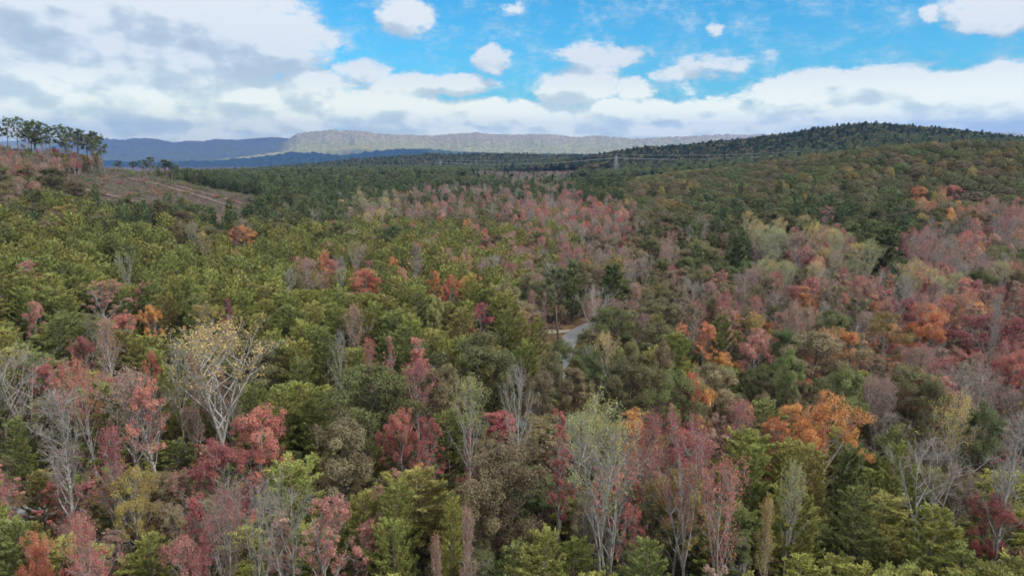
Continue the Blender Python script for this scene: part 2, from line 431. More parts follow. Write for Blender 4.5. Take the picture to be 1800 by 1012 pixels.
SH = 1.0 / math.tan(RAD(SUN_EL)); SX, SY = math.sin(RAD(SUN_AZ)), math.cos(RAD(SUN_AZ))
def shade_cloud(gx, gy, gz, rx, ry, seed, z=2700, thick=260, clear=.02):
    k = (z - gz) * SH
    cloud('cloud', gx + SX*k, gy + SY*k, rx, ry, z, thick, seed, clear)
shade_cloud(0, 1500, 0, 3600, 2600, 3, z=2900, clear=.83)
shade_cloud(-7000, 14200, 150, 2900, 3400, 12, z=5600)
shade_cloud(-2900, 8900, 0, 2300, 1500, 25, z=4200)
shade_cloud(-6100, 9800, 0, 2500, 1800, 31, z=4600)

# ------------------------------------------------------------------ tree shapes
def tubes(segs, sides):
    s = np.asarray(segs, float)
    p0, p1, r0, r1 = s[:, :3], s[:, 3:6], s[:, 6], s[:, 7]
    d = p1 - p0; L = np.linalg.norm(d, axis=1, keepdims=True); d = d / np.maximum(L, 1e-6)
    a = np.where(np.abs(d[:, 2:3]) < .9, np.array([[0, 0, 1.]]), np.array([[1., 0, 0]]))
    u = np.cross(d, a); u /= np.linalg.norm(u, axis=1, keepdims=True); v = np.cross(d, u)
    th = np.arange(sides) * 2*math.pi/sides
    ring = u[:, None, :]*np.cos(th)[None, :, None] + v[:, None, :]*np.sin(th)[None, :, None]
    V = np.concatenate([p0[:, None] + ring*r0[:, None, None], p1[:, None] + ring*r1[:, None, None]], 1)
    n = len(s); base = (np.arange(n)*2*sides)[:, None]; k = np.arange(sides)[None]; k2 = (k+1) % sides
    Fc = np.stack([base+k, base+k2, base+sides+k2, base+sides+k], -1).reshape(-1, 4)
    return V.reshape(-1, 3), Fc
def leafquads(rng, c, size, asp=.6, up=None, along=None, out=None, k=1.0):
    n = len(c)
    if out is not None:
        nn = out*k + rng.normal(size=(n, 3))*.5; nn /= np.linalg.norm(nn, axis=1, keepdims=True)
        along = None; a0 = np.cross(nn, rng.normal(size=(n, 3))); a0 /= np.maximum(np.linalg.norm(a0, axis=1, keepdims=True), 1e-6)
    if out is not None: a = a0
    elif along is None: a = rng.normal(size=(n, 3))
    else: a = along + rng.normal(size=(n, 3))*.25
    a /= np.linalg.norm(a, axis=1, keepdims=True)
    w = rng.normal(size=(n, 3))
    if out is not None: w = np.cross(nn, a)
    elif up is not None: w = np.cross(a, up + rng.normal(size=(n, 3))*.55)
    else: w = np.cross(a, w)
    w /= np.maximum(np.linalg.norm(w, axis=1, keepdims=True), 1e-6)
    s = (size * rng.uniform(.65, 1.35, n))[:, None]
    nrm = np.cross(a, w)
    v = np.stack([c - a*s*.5, c + w*s*asp*.5 + nrm*s*.10, c + a*s*.5, c - w*s*asp*.5 + nrm*s*.10], 1)
    t = np.repeat(rng.random(n), 4)
    f = np.arange(4*n).reshape(-1, 4)
    return v.reshape(-1, 3), f, t

def poly(rng, p0, d, length, n, r0, r1, wob=.12, lift=0.0):
    """a bent branch as n segments; returns segs and its points"""
    p = np.array(p0, float); d = np.array(d, float); d /= np.linalg.norm(d)
    out = []; pts = [p.copy()]; dirs = [d.copy()]
    for i in range(n):
        d = d + rng.normal(size=3)*wob; d[2] += lift/n; d /= np.linalg.norm(d)
        q = p + d*length/n
        a, b = i/n, (i+1)/n
        out.append((*p, *q, r0 + (r1-r0)*a, r0 + (r1-r0)*b))
        p = q; pts.append(p.copy()); dirs.append(d.copy())
    return out, np.array(pts), dirs

def along(pts, f):
    n = len(pts)-1; x = min(f*n, n-1e-6); i = int(x); return pts[i]*(1-(x-i)) + pts[i+1]*(x-i)

def broadleaf(seed, Ht, R, base, shape='round', limbs=16, subs=6, twigs=5, steep=.6, leaf_n=5000, leaf_s=.34, lump=1.0,
              sparse_in=0.0, top_only=0.0, bark=0, detail=1.0, forks=1, thick=1.0):
    """returns (trunk verts, faces), (leaf verts, faces, tone)"""
    rng = np.random.default_rng(seed)
    segs = []; ends = []; tips = []
    fork_h = base*.9
    stems = []
    lean = rng.normal(size=2)*.02
    if forks == 1:
        s, pts, _ = poly(rng, (0, 0, -.6), (lean[0], lean[1], 1), Ht*.97+.6, 9, .016*Ht*thick+.04, .03, .025)
        segs += s; stems.append(pts)
    else:
        s, pts, _ = poly(rng, (0, 0, -.6), (lean[0], lean[1], 1), fork_h+.6, 3, .017*Ht*thick+.05, .012*Ht*thick, .02)
        segs += s; p = pts[-1]
        for k in range(forks):
            a = 2*math.pi*k/forks + rng.uniform(-.5, .5)
            dd = (math.cos(a)*.3, math.sin(a)*.3, 1)
            s, pt2, _ = poly(rng, p, dd, (Ht-fork_h)*rng.uniform(.85, 1.02), 7, .010*Ht*thick, .025, .04, .25)
            segs += s; stems.append(pt2)
    def env(h):            # crown radius at height fraction 0..1 of the crown
        if shape == 'round': return R*math.sqrt(max(0, 1-(2*(h-.42))**2 if h > .42 else 1-(1.6*(.42-h))**2)) if h < .92 else R*.35
        if shape == 'oval':  return R*max(.12, math.sin(math.pi*min(1, max(0, .12+h*.86)))**.7)
        if shape == 'cone':  return R*max(.08, (1-h)**.8*min(1, .45+h*2.2))
        if shape == 'vase':  return R*max(.2, min(1, .25+h*1.15)*(1 if h < .8 else 1-(h-.8)*2.6))
    g = rng.uniform(0, 6.28)
    for i in range(limbs):
        f = (i+.5)/limbs; hs = base + (Ht-base)*(f**.9)*.86
        st = stems[rng.integers(len(stems))]
        zs = st[:, 2]; k = np.clip(np.searchsorted(zs, hs), 1, len(zs)-1)
        w = np.clip((hs-zs[k-1])/max(.01, zs[k]-zs[k-1]), 0, 1); p0 = st[k-1]*(1-w)+st[k]*w
        g += 2.4+rng.uniform(-.4, .4)
        hf = min(.98, (p0[2]-base)/(Ht-base)+.16*steep+.04)
        e = env(hf)*rng.uniform(.75, 1.08)
        cx = math.cos(g)*e; cy = math.sin(g)*e
        tgt = np.array([cx, cy, base+(Ht-base)*hf + e*steep*.8])
        tgt[2] = min(tgt[2], Ht*.985)
        dv = tgt-p0; L = np.linalg.norm(dv)
        if L < .3: continue
        dv[2] -= L*.18*steep
        r = (.006*Ht*(1-f*.6)*thick+.01)
        s, pts, dirs = poly(rng, p0, dv, L*1.03, 5, r, .018, .13, .36*steep)
        segs += s; ends.append(pts[-1])
        for j in range(subs):
            fj = .25+.75*(j+.6)/subs; q = along(pts, fj)
            dj = dirs[min(5, int(fj*5))] + rng.normal(size=3)*.62; dj[2] += .25*steep
            Lj = R*rng.uniform(.22, .42)*(1.15-.5*fj)
            s2, pt2, dr2 = poly(rng, q, dj, Lj, 3, r*.42+.006, .010, .14, .25*steep)
            segs += s2; ends.append(pt2[-1])
            for kx in range(twigs):
                q2 = along(pt2, rng.uniform(.2, 1)); dk = dr2[1]+rng.normal(size=3)*.7; dk[2] += .3*steep
                s3, pt3, _ = poly(rng, q2, dk, rng.uniform(.5, 1.25), 1, .016, .007, .1)
                segs += s3; tips.append(pt3[-1])
    ends = np.array(ends); tips = np.array(tips)
    sg = np.array(segs)
    big = sg[sg[:, 6] > .05]; small = sg[sg[:, 6] <= .05]
    v1, f1 = tubes(big, 6); v2, f2 = tubes(small, 3)
    tv = np.vstack([v1, v2]); tf = np.vstack([f1, f2+len(v1)])
    n = int(leaf_n*detail)
    if n > 0:
        if lump > 0:
            src = np.vstack([ends, tips[rng.random(len(tips)) < .5]]) if len(tips) else ends
            nl = max(12, int(len(ends)*.8))
            cen = src[rng.integers(len(src), size=nl)]
            rl = R*rng.uniform(.13, .25, nl)*lump
            k = rng.integers(nl, size=n)
            dd = rng.normal(size=(n, 3)); dd /= np.linalg.norm(dd, axis=1, keepdims=True); dd[:, 2] = dd[:, 2]*.8+.15
            c = cen[k] + dd*(rl[k]*rng.uniform(.55, 1.05, n))[:, None]
            lumptone = rng.random(nl)[k]
            oc = c - np.array([0, 0, base+(Ht-base)*.35]); oc /= np.maximum(np.linalg.norm(oc, axis=1, keepdims=True), 1e-6)
            outd = dd*.6 + oc*.6 + np.array([0, 0, .25])
        else:
            src = tips if top_only == 0 else tips[tips[:, 2] > base+(Ht-base)*top_only]
            k = rng.integers(len(src), size=n)
            c = src[k] + rng.normal(size=(n, 3))*.22
            lumptone = rng.random(len(src))[k]; outd = None
        sz = leaf_s/math.sqrt(max(detail, .02))**.9
        lv, lf, lt = leafquads(rng, c, sz, .75, out=outd, k=1.0 if detail > .5 else 1.6)
        if detail < .5: lt = lt*.6+.2
        lt = .55*lt + .45*np.repeat(lumptone, 4)
    else: lv, lf, lt = np.zeros((0, 3)), np.zeros((0, 4), int), np.zeros(0)
    return (tv, tf), (lv, lf, lt)

def dome(seed, Ht, R, base, n, size, lobes=12, pointy=1.0):
    rng = np.random.default_rng(seed)
    s, pts, _ = poly(rng, (0, 0, -.6), (0, 0, 1), Ht*.8, 3, .016*Ht+.04, .05, .02)
    mid = base+(Ht-base)*.42; rz = Ht-mid
    L = []
    for k in range(lobes):
        z = 1-1.55*(k+.5)/lobes; a = k*2.4+rng.uniform(-.4, .4); q = math.sqrt(max(0, 1-z*z))
        L.append((math.cos(a)*q*R*.62, math.sin(a)*q*R*.62, mid+z*(rz if z > 0 else mid-base)*.62, rng.uniform(.34, .5)*R, rng.random()))
    L = np.array(L); k = rng.integers(lobes, size=n)
    d = rng.normal(size=(n, 3)); d /= np.linalg.norm(d, axis=1, keepdims=True)
    o = L[k, :3]-np.array([0, 0, mid-R*.3]); o /= np.linalg.norm(o, axis=1, keepdims=True)
    flip = (d*o).sum(1) < -.15; d[flip] *= -1
    c = L[k, :3]+d*(L[k, 3]*rng.uniform(.8, 1.06, n))[:, None]*np.array([1, 1, .85*pointy])
    lv, lf, lt = leafquads(rng, c, size, .8, out=d*.9+o*.4+np.array([0, 0, .15]), k=1.7)
    return tubes(s, 4), (lv, lf, .35*lt+.2+.3*np.repeat(L[k, 4], 4))

def pine(seed, Ht, R, base=.12, detail=1.0, droop=.0, dens=1.0, needle=.42, gap=.0):
    rng = np.random.default_rng(seed)
    segs = []; C = []; A = []; T = []
    s, tp, _ = poly(rng, (0, 0, -.6), (0, 0, 1), Ht+.4, 8, .011*Ht+.03, .02, .015); segs += s
    h = Ht*base; step = .74
    sx = rng.uniform(.8, 1.2); ph = rng.uniform(0, 6.28)
    while h < Ht*.985:
        f = (h-Ht*base)/(Ht*(1-base))
        L = R*math.sqrt(max(0, 1-f**2.3))*min(1, .68+f*1.5)*rng.uniform(.76, 1.18)+.2
        nb = 5 if f < .8 else 4
        a0 = rng.uniform(0, 6.28)
        p0 = along(tp, (h+.6)/(Ht+1.0))
        for k in range(nb):
            a = a0 + k*2*math.pi/nb + rng.uniform(-.35, .35)
            Lk = L*rng.uniform(.65, 1.15)*(1+.22*math.cos(a-ph))
            if rng.random() < gap: continue
            el = .16+.5*f+rng.uniform(-.15, .22)-droop
            s, pts, dirs = poly(rng, p0, (math.cos(a), math.sin(a), el), Lk, 4, .02+.006*Lk, .01, .06, .45)
            segs += s
            nt = max(4, int(Lk*5.2*dens))
            for j in range(nt):
                fj = .22+.78*((j+rng.random())/nt)**.8; q = along(pts, fj)
                side = rng.choice((-1, 1)); da = dirs[min(4, int(fj*4))]
                lat = np.array((-math.sin(a), math.cos(a), 0))*side
                dt = da*.75 + lat*rng.uniform(.3, .95); dt[2] += rng.uniform(.1, .5)
                dt /= np.linalg.norm(dt); Lt = rng.uniform(.35, .8)*min(1.2, .5+Lk*.25)*(1.25-.55*fj)
                if detail > .5: segs.append((*q, *(q+dt*Lt), .012, .006))
                m = max(1, int(round(4.2*dens)))
                for x in range(m):
                    C.append(q+dt*Lt*(x+.7)/m); A.append(dt); T.append(f)
            for x in range(3): C.append(pts[-1]+dirs[-1]*.12*x); A.append(dirs[-1]); T.append(f)
        h += step*rng.uniform(.8, 1.15)
    C = np.array(C); A = np.array(A)
    if detail < 1:
        k = rng.random(len(C)) < detail; C, A = C[k], A[k]
    rep = 3 if detail >= 1 else 1
    if detail >= 1: needle *= .72
    C = np.repeat(C, rep, 0)+rng.normal(size=(len(C)*rep, 3))*.09; A = np.repeat(A, rep, 0)
    lv, lf, lt = leafquads(rng, C, needle/math.sqrt(min(1, detail))**.85, .42, up=np.array([0, 0, 1.]), along=A)
    sg = np.array(segs); big = sg[sg[:, 6] > .05]; small = sg[sg[:, 6] <= .05]
    if detail < .3: small = small[:1]
    v1, f1 = tubes(big, 5); v2, f2 = tubes(small, 3)
    return (np.vstack([v1, v2]), np.vstack([f1, f2+len(v1)])), (lv, lf, lt)

# kinds: list of variants, each (generator kwargs, nominal height, nominal width)
def gen(kind, i, detail):
    sd = 100*i + sum(map(ord, kind))*7
    lo = detail < .5
    if kind == 'pine':
        R = [3.3, 3.7, 3.0, 3.9, 3.5, 3.2][i]; H_ = [15, 14, 16, 13.5, 15.5, 14.5][i]
        return pine(sd, H_, R, [.12, .1, .15, .08, .2, .1][i], detail, dens=1.05), H_, 2*R, M_NEEDLE, M_BARK_P
    if kind == 'white_pine':          # dense, dark, bushy
        R = [3.8, 4.3][i]; H_ = [20, 19][i]
        return pine(sd, H_, R, .1, detail, dens=1.35, needle=.46), H_, 2*R, M_NEEDLE, M_BARK_P
    if kind == 'tall_pine':           # bare pole, clumpy crown
        R = [3.0, 3.4, 2.7, 2.4][i]; H_ = [24, 23, 25, 22][i]
        return broadleaf(sd, H_, R, H_*[.5, .44, .56, .6][i], 'oval', limbs=20, subs=5, twigs=3, steep=.45, leaf_n=4200, leaf_s=.34, lump=1.0, detail=detail, thick=.85), H_, 2*R, M_NEEDLE, M_BARK_P
    if kind == 'oak':
        R = [5.4, 4.8, 5.0, 4.4, 5.2][i]; H_ = [17, 16, 15.5, 16, 16.5][i]
        return broadleaf(sd, H_, R, H_*.22, 'round', limbs=20, subs=6, twigs=3, steep=.55, leaf_n=16500, leaf_s=.235, lump=1.0, detail=detail), H_, 2*R, M_LEAF, M_BARK_D
    if kind == 'maple':               # dense upright crown
        R = [3.2, 2.9, 3.5, 2.7, 3.3][i]; H_ = [17, 17.5, 16, 18, 16.5][i]
        return broadleaf(sd, H_, R, H_*.25, ['oval', 'cone', 'oval', 'cone', 'round'][i], limbs=22, subs=5, twigs=4, steep=1.0, leaf_n=9500, leaf_s=.175, lump=.8, detail=detail), H_, 2*R, M_LEAF, M_BARK_G
    if kind == 'round_maple':
        R = [4.6, 4.0, 4.3][i]; H_ = [14.5, 14, 15][i]
        return broadleaf(sd, H_, R, H_*.22, 'round', limbs=18, subs=6, twigs=4, steep=.7, leaf_n=15000, leaf_s=.185, lump=.9, detail=detail), H_, 2*R, M_LEAF, M_BARK_G
    if kind == 'sparse_maple':        # half of the leaves gone, limbs show
        R = [3.4, 3.0, 3.8, 3.2][i]; H_ = [18, 19, 17, 18][i]
        return broadleaf(sd, H_, R, H_*.3, ['oval', 'cone', 'vase', 'round'][i], limbs=22, subs=6, twigs=6, steep=1.15, leaf_n=3600, leaf_s=.19, lump=0, detail=max(detail, .3) if lo else detail, forks=[1, 1, 3, 2][i]), H_, 2*R, M_LEAF, M_BARK_G
    if kind == 'bare':
        R = [3.3, 4.2, 3.0, 4.6, 3.6, 2.8][i]; H_ = [19, 18, 20, 16, 17, 19][i]
        return broadleaf(sd, H_, R, H_*[.3, .3, .25, .25, .4, .45][i], ['oval', 'vase', 'cone', 'vase', 'round', 'oval'][i], limbs=[20, 17, 24, 16, 15, 12][i], subs=6, twigs=7 if not lo else 4, steep=1.15, leaf_n=260, leaf_s=.2, lump=0, detail=detail, forks=[1, 3, 1, 4, 2, 1][i], thick=.68), H_, 2*R, M_LEAF, M_BARK_G
    if kind == 'poplar':              # bare limbs, yellow leaves left in the upper crown
        R = [5.2, 3.6, 4.4][i]; H_ = [23, 22, 21][i]
        return broadleaf(sd, H_, R, H_*.36, ['oval', 'oval', 'vase'][i], limbs=[24, 22, 24][i], subs=6, twigs=6, steep=[1.5, 1.25, 1.3][i], leaf_n=[3400, 2400, 4400][i], leaf_s=.19, lump=0, top_only=[.55, .6, .35][i], detail=max(detail, .3) if lo else detail, forks=[3, 1, 3][i], thick=.75), H_, 2*R, M_LEAF, M_BARK_G
NVAR = dict(pine=6, white_pine=2, tall_pine=4, oak=5, maple=5, round_maple=3, sparse_maple=4, bare=6, poplar=3)
PROTO = {}       # (kind, variant) -> (trunk mesh, crown mesh, H, W)
LOD = {}         # (kind, variant, level) -> merged mesh
def merged(name, tr, lf, ml, mb):
    v = np.vstack([tr[0], lf[0]]); tone = np.concatenate([np.full(len(tr[0]), .5), lf[2]])
    return mesh_from(name, v, [tr[1], lf[1]+len(tr[0])], [mb, ml], np.concatenate([np.zeros(len(tr[1])), np.ones(len(lf[1]))]), tone)
DIM = {}
for kind, nv in NVAR.items():
    for i in range(nv):
        (tr, lf), h_, w_, ml, mb = gen(kind, i, 1.0)
        DIM[(kind, i)] = (h_, w_)
        PROTO[(kind, i)] = (mesh_from(kind+'_trunk', tr[0], [tr[1]], [mb], smooth=True), mesh_from(kind+'_crown', lf[0], [lf[1]], [ml], tone=lf[2]))
        LOD[(kind, i, 0)] = merged(kind, tr, lf, ml, mb)
        (tr, lf), h_, w_, ml, mb = gen(kind, i, .22)
        if kind in ('oak', 'round_maple', 'maple'): tr, lf = dome(i*31+9, h_, w_/2, h_*.24, 1300, .62 if kind != 'maple' else .45, [13, 16, 11, 14, 12][i], 1.5 if kind == 'maple' else 1)
        LOD[(kind, i, 1)] = merged(kind, tr, lf, ml, mb)
        if i < 2:
            if kind in ('bare', 'sparse_maple', 'poplar'):
                k = np.arange(len(tr[1])) % 2 == 0
                LOD[(kind, i, 2)] = merged(kind, (tr[0], tr[1][k]), lf, ml, mb)
            else:
                (tr, lf), h_, w_, ml, mb = gen(kind, i, .05)
                if kind in ('oak', 'round_maple', 'maple'): tr, lf = dome(i*31+9, h_, w_/2, h_*.24, 260, 1.25, [10, 12][i], 1.5 if kind == 'maple' else 1)
                tr = (tr[0], tr[1][:60])
                LOD[(kind, i, 2)] = merged(kind, tr, lf, ml, mb)

# ------------------------------------------------------------------ colours
PAL = dict(
 pine=[(.265,.28,.062),(.235,.255,.058),(.30,.295,.062),(.205,.228,.064),(.305,.275,.073)],
 dark=[(.145,.18,.075),(.16,.185,.07),(.13,.17,.075)],
 deep=[(.052,.08,.040),(.060,.085,.040),(.048,.074,.040)],
 fade=[(.10,.105,.05),(.11,.095,.052),(.125,.10,.045)],
 olive=[(.175,.165,.070),(.15,.155,.058),(.20,.18,.075),(.135,.15,.046)],
 brown=[(.225,.175,.09),(.205,.165,.09),(.24,.185,.10)],
 green=[(.145,.19,.06),(.18,.205,.065),(.13,.17,.06)],
 red=[(.44,.13,.105),(.46,.165,.135),(.38,.10,.09),(.42,.18,.15)],
 crimson=[(.30,.07,.07),(.28,.075,.075)],
 pink=[(.37,.20,.155),(.34,.21,.165),(.38,.20,.135)],
 orange=[(.52,.19,.05),(.54,.24,.06),(.50,.16,.075)],
 rust=[(.46,.17,.045),(.42,.155,.055)],
 yellow=[(.50,.36,.09),(.48,.33,.12)],
 lime=[(.34,.34,.11),(.30,.32,.12)],
 gold=[(.26,.19,.05),(.30,.22,.06)],
 grey=[(.26,.19,.15),(.30,.18,.15)],
)
WORD = dict(deep='dark green', fade='olive', pine='yellow green', dark='dark green', olive='olive green', brown='olive brown', green='bright green', red='red', crimson='crimson',
            pink='salmon pink', orange='orange', rust='rusty orange', yellow='yellow', lime='lime green', gold='golden brown', grey='grey')
KINDNAME = dict(pine=('pine_tree','young pine','pine tree'), white_pine=('pine_tree','bushy pine','pine tree'), tall_pine=('tall_pine_tree','tall pine','tall pine'),
    oak=('oak_tree','oak','oak tree'), maple=('maple_tree','maple','maple tree'), round_maple=('maple_tree','broad maple','maple tree'),
    sparse_maple=('maple_tree','thin leaved maple','maple tree'), bare=('bare_tree','bare tree','bare tree'), poplar=('poplar_tree','thin poplar','poplar tree'))
# what grows where: letter -> (kind, colour)
LET = {
 'P':[('pine','pine',9),('bare','grey',.35),('maple','red',.15)], 'D':[('white_pine','dark',5),('pine','dark',2)], 'T':[('tall_pine','dark',1)],
 'O':[('oak','olive',6),('oak','green',2.2),('oak','brown',2.2),('oak','gold',.8),('maple','gold',.1)], 'B':[('oak','brown',5),('oak','olive',2)],
 'R':[('maple','red',4),('sparse_maple','red',3),('round_maple','crimson',1.4),('maple','pink',2),('maple','brown',1)],
 'X':[('sparse_maple','pink',3),('bare','grey',1.3),('maple','rust',1),('maple','brown',2),('maple','pink',2.4),('maple','olive',1.6),('sparse_maple','red',1.4)],
 'G':[('bare','grey',3.4),('sparse_maple','grey',3),('maple','brown',1.6),('maple','olive',1)],
 'Y':[('poplar','yellow',2),('poplar','lime',2),('oak','green',1)],
 'M':[('round_maple','orange',3),('maple','orange',2),('maple','gold',1.5),('sparse_maple','orange',2)],
 'F':[('pine','deep',6),('oak','fade',4),('oak','deep',2),('white_pine','deep',2)],
 'K':[('sparse_maple','grey',2),('bare','grey',3)],
}
ROWY = [(0,300),(300,350),(350,400),(400,450),(450,500),(500,550),(550,600),(600,660),(660,720),(720,780),(780,850),(850,930),(930,1100)]
MAP = [
 'F F F F F F F F F F F F F F F F F F',
 'OXB OB OG D D D D DGX GXD ODX OD O O O O O O',
 'DPO DPO DPO DO OD OOD OOOYX OOOX OOOBX ROXG RXOO OOB OO ODO OD DO OM OOX',
 'PPO PPP PPO PPO PPO PPPRO PPOXP PPROP PXROP RXPGO XGRO RGOB ODG YDO YXR DD XGR XGR',
 'PP PP PP PP PPP PPPM PPMX PPMX PPXM XPGO XGOB XROB OD OYG GYO DGX GXR GRO',
 'PP PP PP PP PP PP PP PP PPP XO DGX GXO ORX GRX GRX RGX XGRY OMYR',
 'PP PP PP PP PP PP PP PP PP BX GOB OGB OMXR OMX GGO XGM MRR RRX',
 'PPX PPG PPP PPP PPO PP PPP PPP OPP OB PO PO PPM OB OM GRX RXG RXR',
 'GPX XRP XRP GYX P P O RXO O OGB BO OB OBM OB BO GPO OXR GX',
 'GPX RXG RX RXB RPP PB OO GRX OXO BO YOR BMR BMX OPM MO PBO OYG GG',
 'PPG PRX RXB RXB RYP PYO OX RXP OB OR GY RM RXP P PPO PPB POO GPX',
 'PPX RXM MOP XRG PYP PPR P PP OB ORP GP MOR RXB PYP PP PP PPG PRG',
 'PPM RP PX RPP PP PPR PP PPX OBX PP PP POR RXB PP PP PP PP RPP']
MAP = [(r.split()+[r.split()[-1]]*3)[:18] for r in MAP]
rnd = random.Random(7)
def pick(rng_, table):
    t = sum(a[-1] for a in table); x = rng_.random()*t
    for a in table:
        x -= a[-1]
        if x <= 0: return a
    return table[-1]
CUR = ['']
def zone(px, py, D):
    if D > 750:
        if 830 < px < 1010 and D < 1150: return rnd.choice('FKKFO')
        if D > 1200 and px > 1000: return rnd.choice('FFFFO')
        return rnd.choice('FFFFTOB')
    if px < 215 and 330 < D < 520 and py < 330: return rnd.choice('XRKG')
    c = min(17, max(0, int((px + rnd.uniform(-25, 25))//100)))
    py += rnd.uniform(-14, 14)
    r = 0
    for k, (a, b_) in enumerate(ROWY):
        if py >= a: r = k
    if r == 0: r = 1
    CUR[0] = MAP[r][c]
    return rnd.choice(MAP[r][c])

# ------------------------------------------------------------------ road
ROAD = [(-190,80),(-130,86),(-80,88),(-45,91),(-22,97),(-6,108),(4,124),(9.5,148),(14.3,176),(18.6,190),(29,204),(50,216),(80,224),(130,228)]
def spline(pts, n=10):
    out = []
    P_ = [np.array(p, float) for p in pts]
    for i in range(len(P_)-1):
        a, b_, c, d = P_[max(0, i-1)], P_[i], P_[i+1], P_[min(len(P_)-1, i+2)]
        for k in range(n):
            t = k/n
            out.append(.5*((2*b_)+(-a+c)*t+(2*a-5*b_+4*c-d)*t*t+(-a+3*b_-3*c+d)*t**3))
    out.append(P_[-1]); return np.array(out)
RD = spline(ROAD)
def road_dist(x, y): return float(np.min(np.hypot(RD[:, 0]-x, RD[:, 1]-y)))
def road_front(x, y):
    k = int(np.argmin(np.hypot(RD[:, 0]-x, RD[:, 1]-y))); return float(RD[k, 1]-y) if abs(RD[k, 0]-x) < 8 else -1
def strip(name, w0, w1, dz, mat, label, k0=0, k1=None, cols=5):
    k1 = k1 or len(RD)
    vs = []; c = RD[k0:k1]
    t = np.gradient(c, axis=0); t /= np.linalg.norm(t, axis=1, keepdims=True); nr = np.stack([t[:, 1], -t[:, 0]], 1)
    for f in np.linspace(w0, w1, cols):
        p = c + nr*f; vs.append(np.stack([p[:, 0], p[:, 1], Hnp(p[:, 0], p[:, 1]) + dz], 1))
    V = np.stack(vs, 1); n, m, _ = V.shape; idx = np.arange(n*m).reshape(n, m)
    f = np.stack([idx[:-1,:-1], idx[:-1,1:], idx[1:,1:], idx[1:,:-1]], -1).reshape(-1, 4)
    return tag(link(name, mesh_from(name, V.reshape(-1, 3), [f], [mat], smooth=True)), label, kind='structure')
M_ASPH = simple('asphalt', (.20,.21,.225), (.27,.28,.29), .8, .8, 6)
M_VERGE = simple('verge', (.16,.085,.055), (.16,.13,.06), .35, 1, 6)
M_PAINT = simple('road_paint', (.55,.52,.42), (.7,.68,.6), 2)
M_GRAVEL = simple('gravel', (.42,.34,.27), (.58,.50,.42), 1.5)
strip('verge', -7.5, 7.5, .10, M_VERGE, 'reddish brown grass verge beside the road', cols=9)
strip('road', -2.4, 2.4, .22, M_ASPH, 'grey asphalt road curving into the woods')
def patch(name, cx, cy, rx, ry, rot, mat, label, dz=.10):
    n = 28; vs = [(cx, cy, H(cx, cy)+dz)]
    for k in range(n):
        a = 2*math.pi*k/n; w = 1+.18*math.sin(3*a+1)+.1*math.sin(5*a)
        x = math.cos(a)*rx*w; y = math.sin(a)*ry*w
        X = cx+x*math.cos(rot)-y*math.sin(rot); Y = cy+x*math.sin(rot)+y*math.cos(rot); vs.append((X, Y, H(X, Y)+dz))
    f = np.array([[0, k+1, (k+1) % n+1] for k in range(n)])
    return tag(link(name, mesh_from(name, vs, [f], [mat])), label, kind='structure')
patch('driveway', 12.2, 190.5, 4.4, 2.2, .15, M_GRAVEL, 'pale gravel pull off on the left of the road bend', .18)

# ------------------------------------------------------------------ where trees stand
def solve(px, py, h):            # place a tree whose top shows at this pixel
    u, y, z = ray(px, py)
    lo, hi = 25, 2600; best = None
    prev = None
    for D in np.concatenate([np.arange(25, 700, 2.0), np.arange(700, 2600, 8.0)]):
        k = D / y; X = u*k; Z = CAMZ + z*k
        g = Z - h - H(X, D)
        if prev is not None and g <= 0 < prev: return X, D, H(X, D), k
        prev = g
    return None
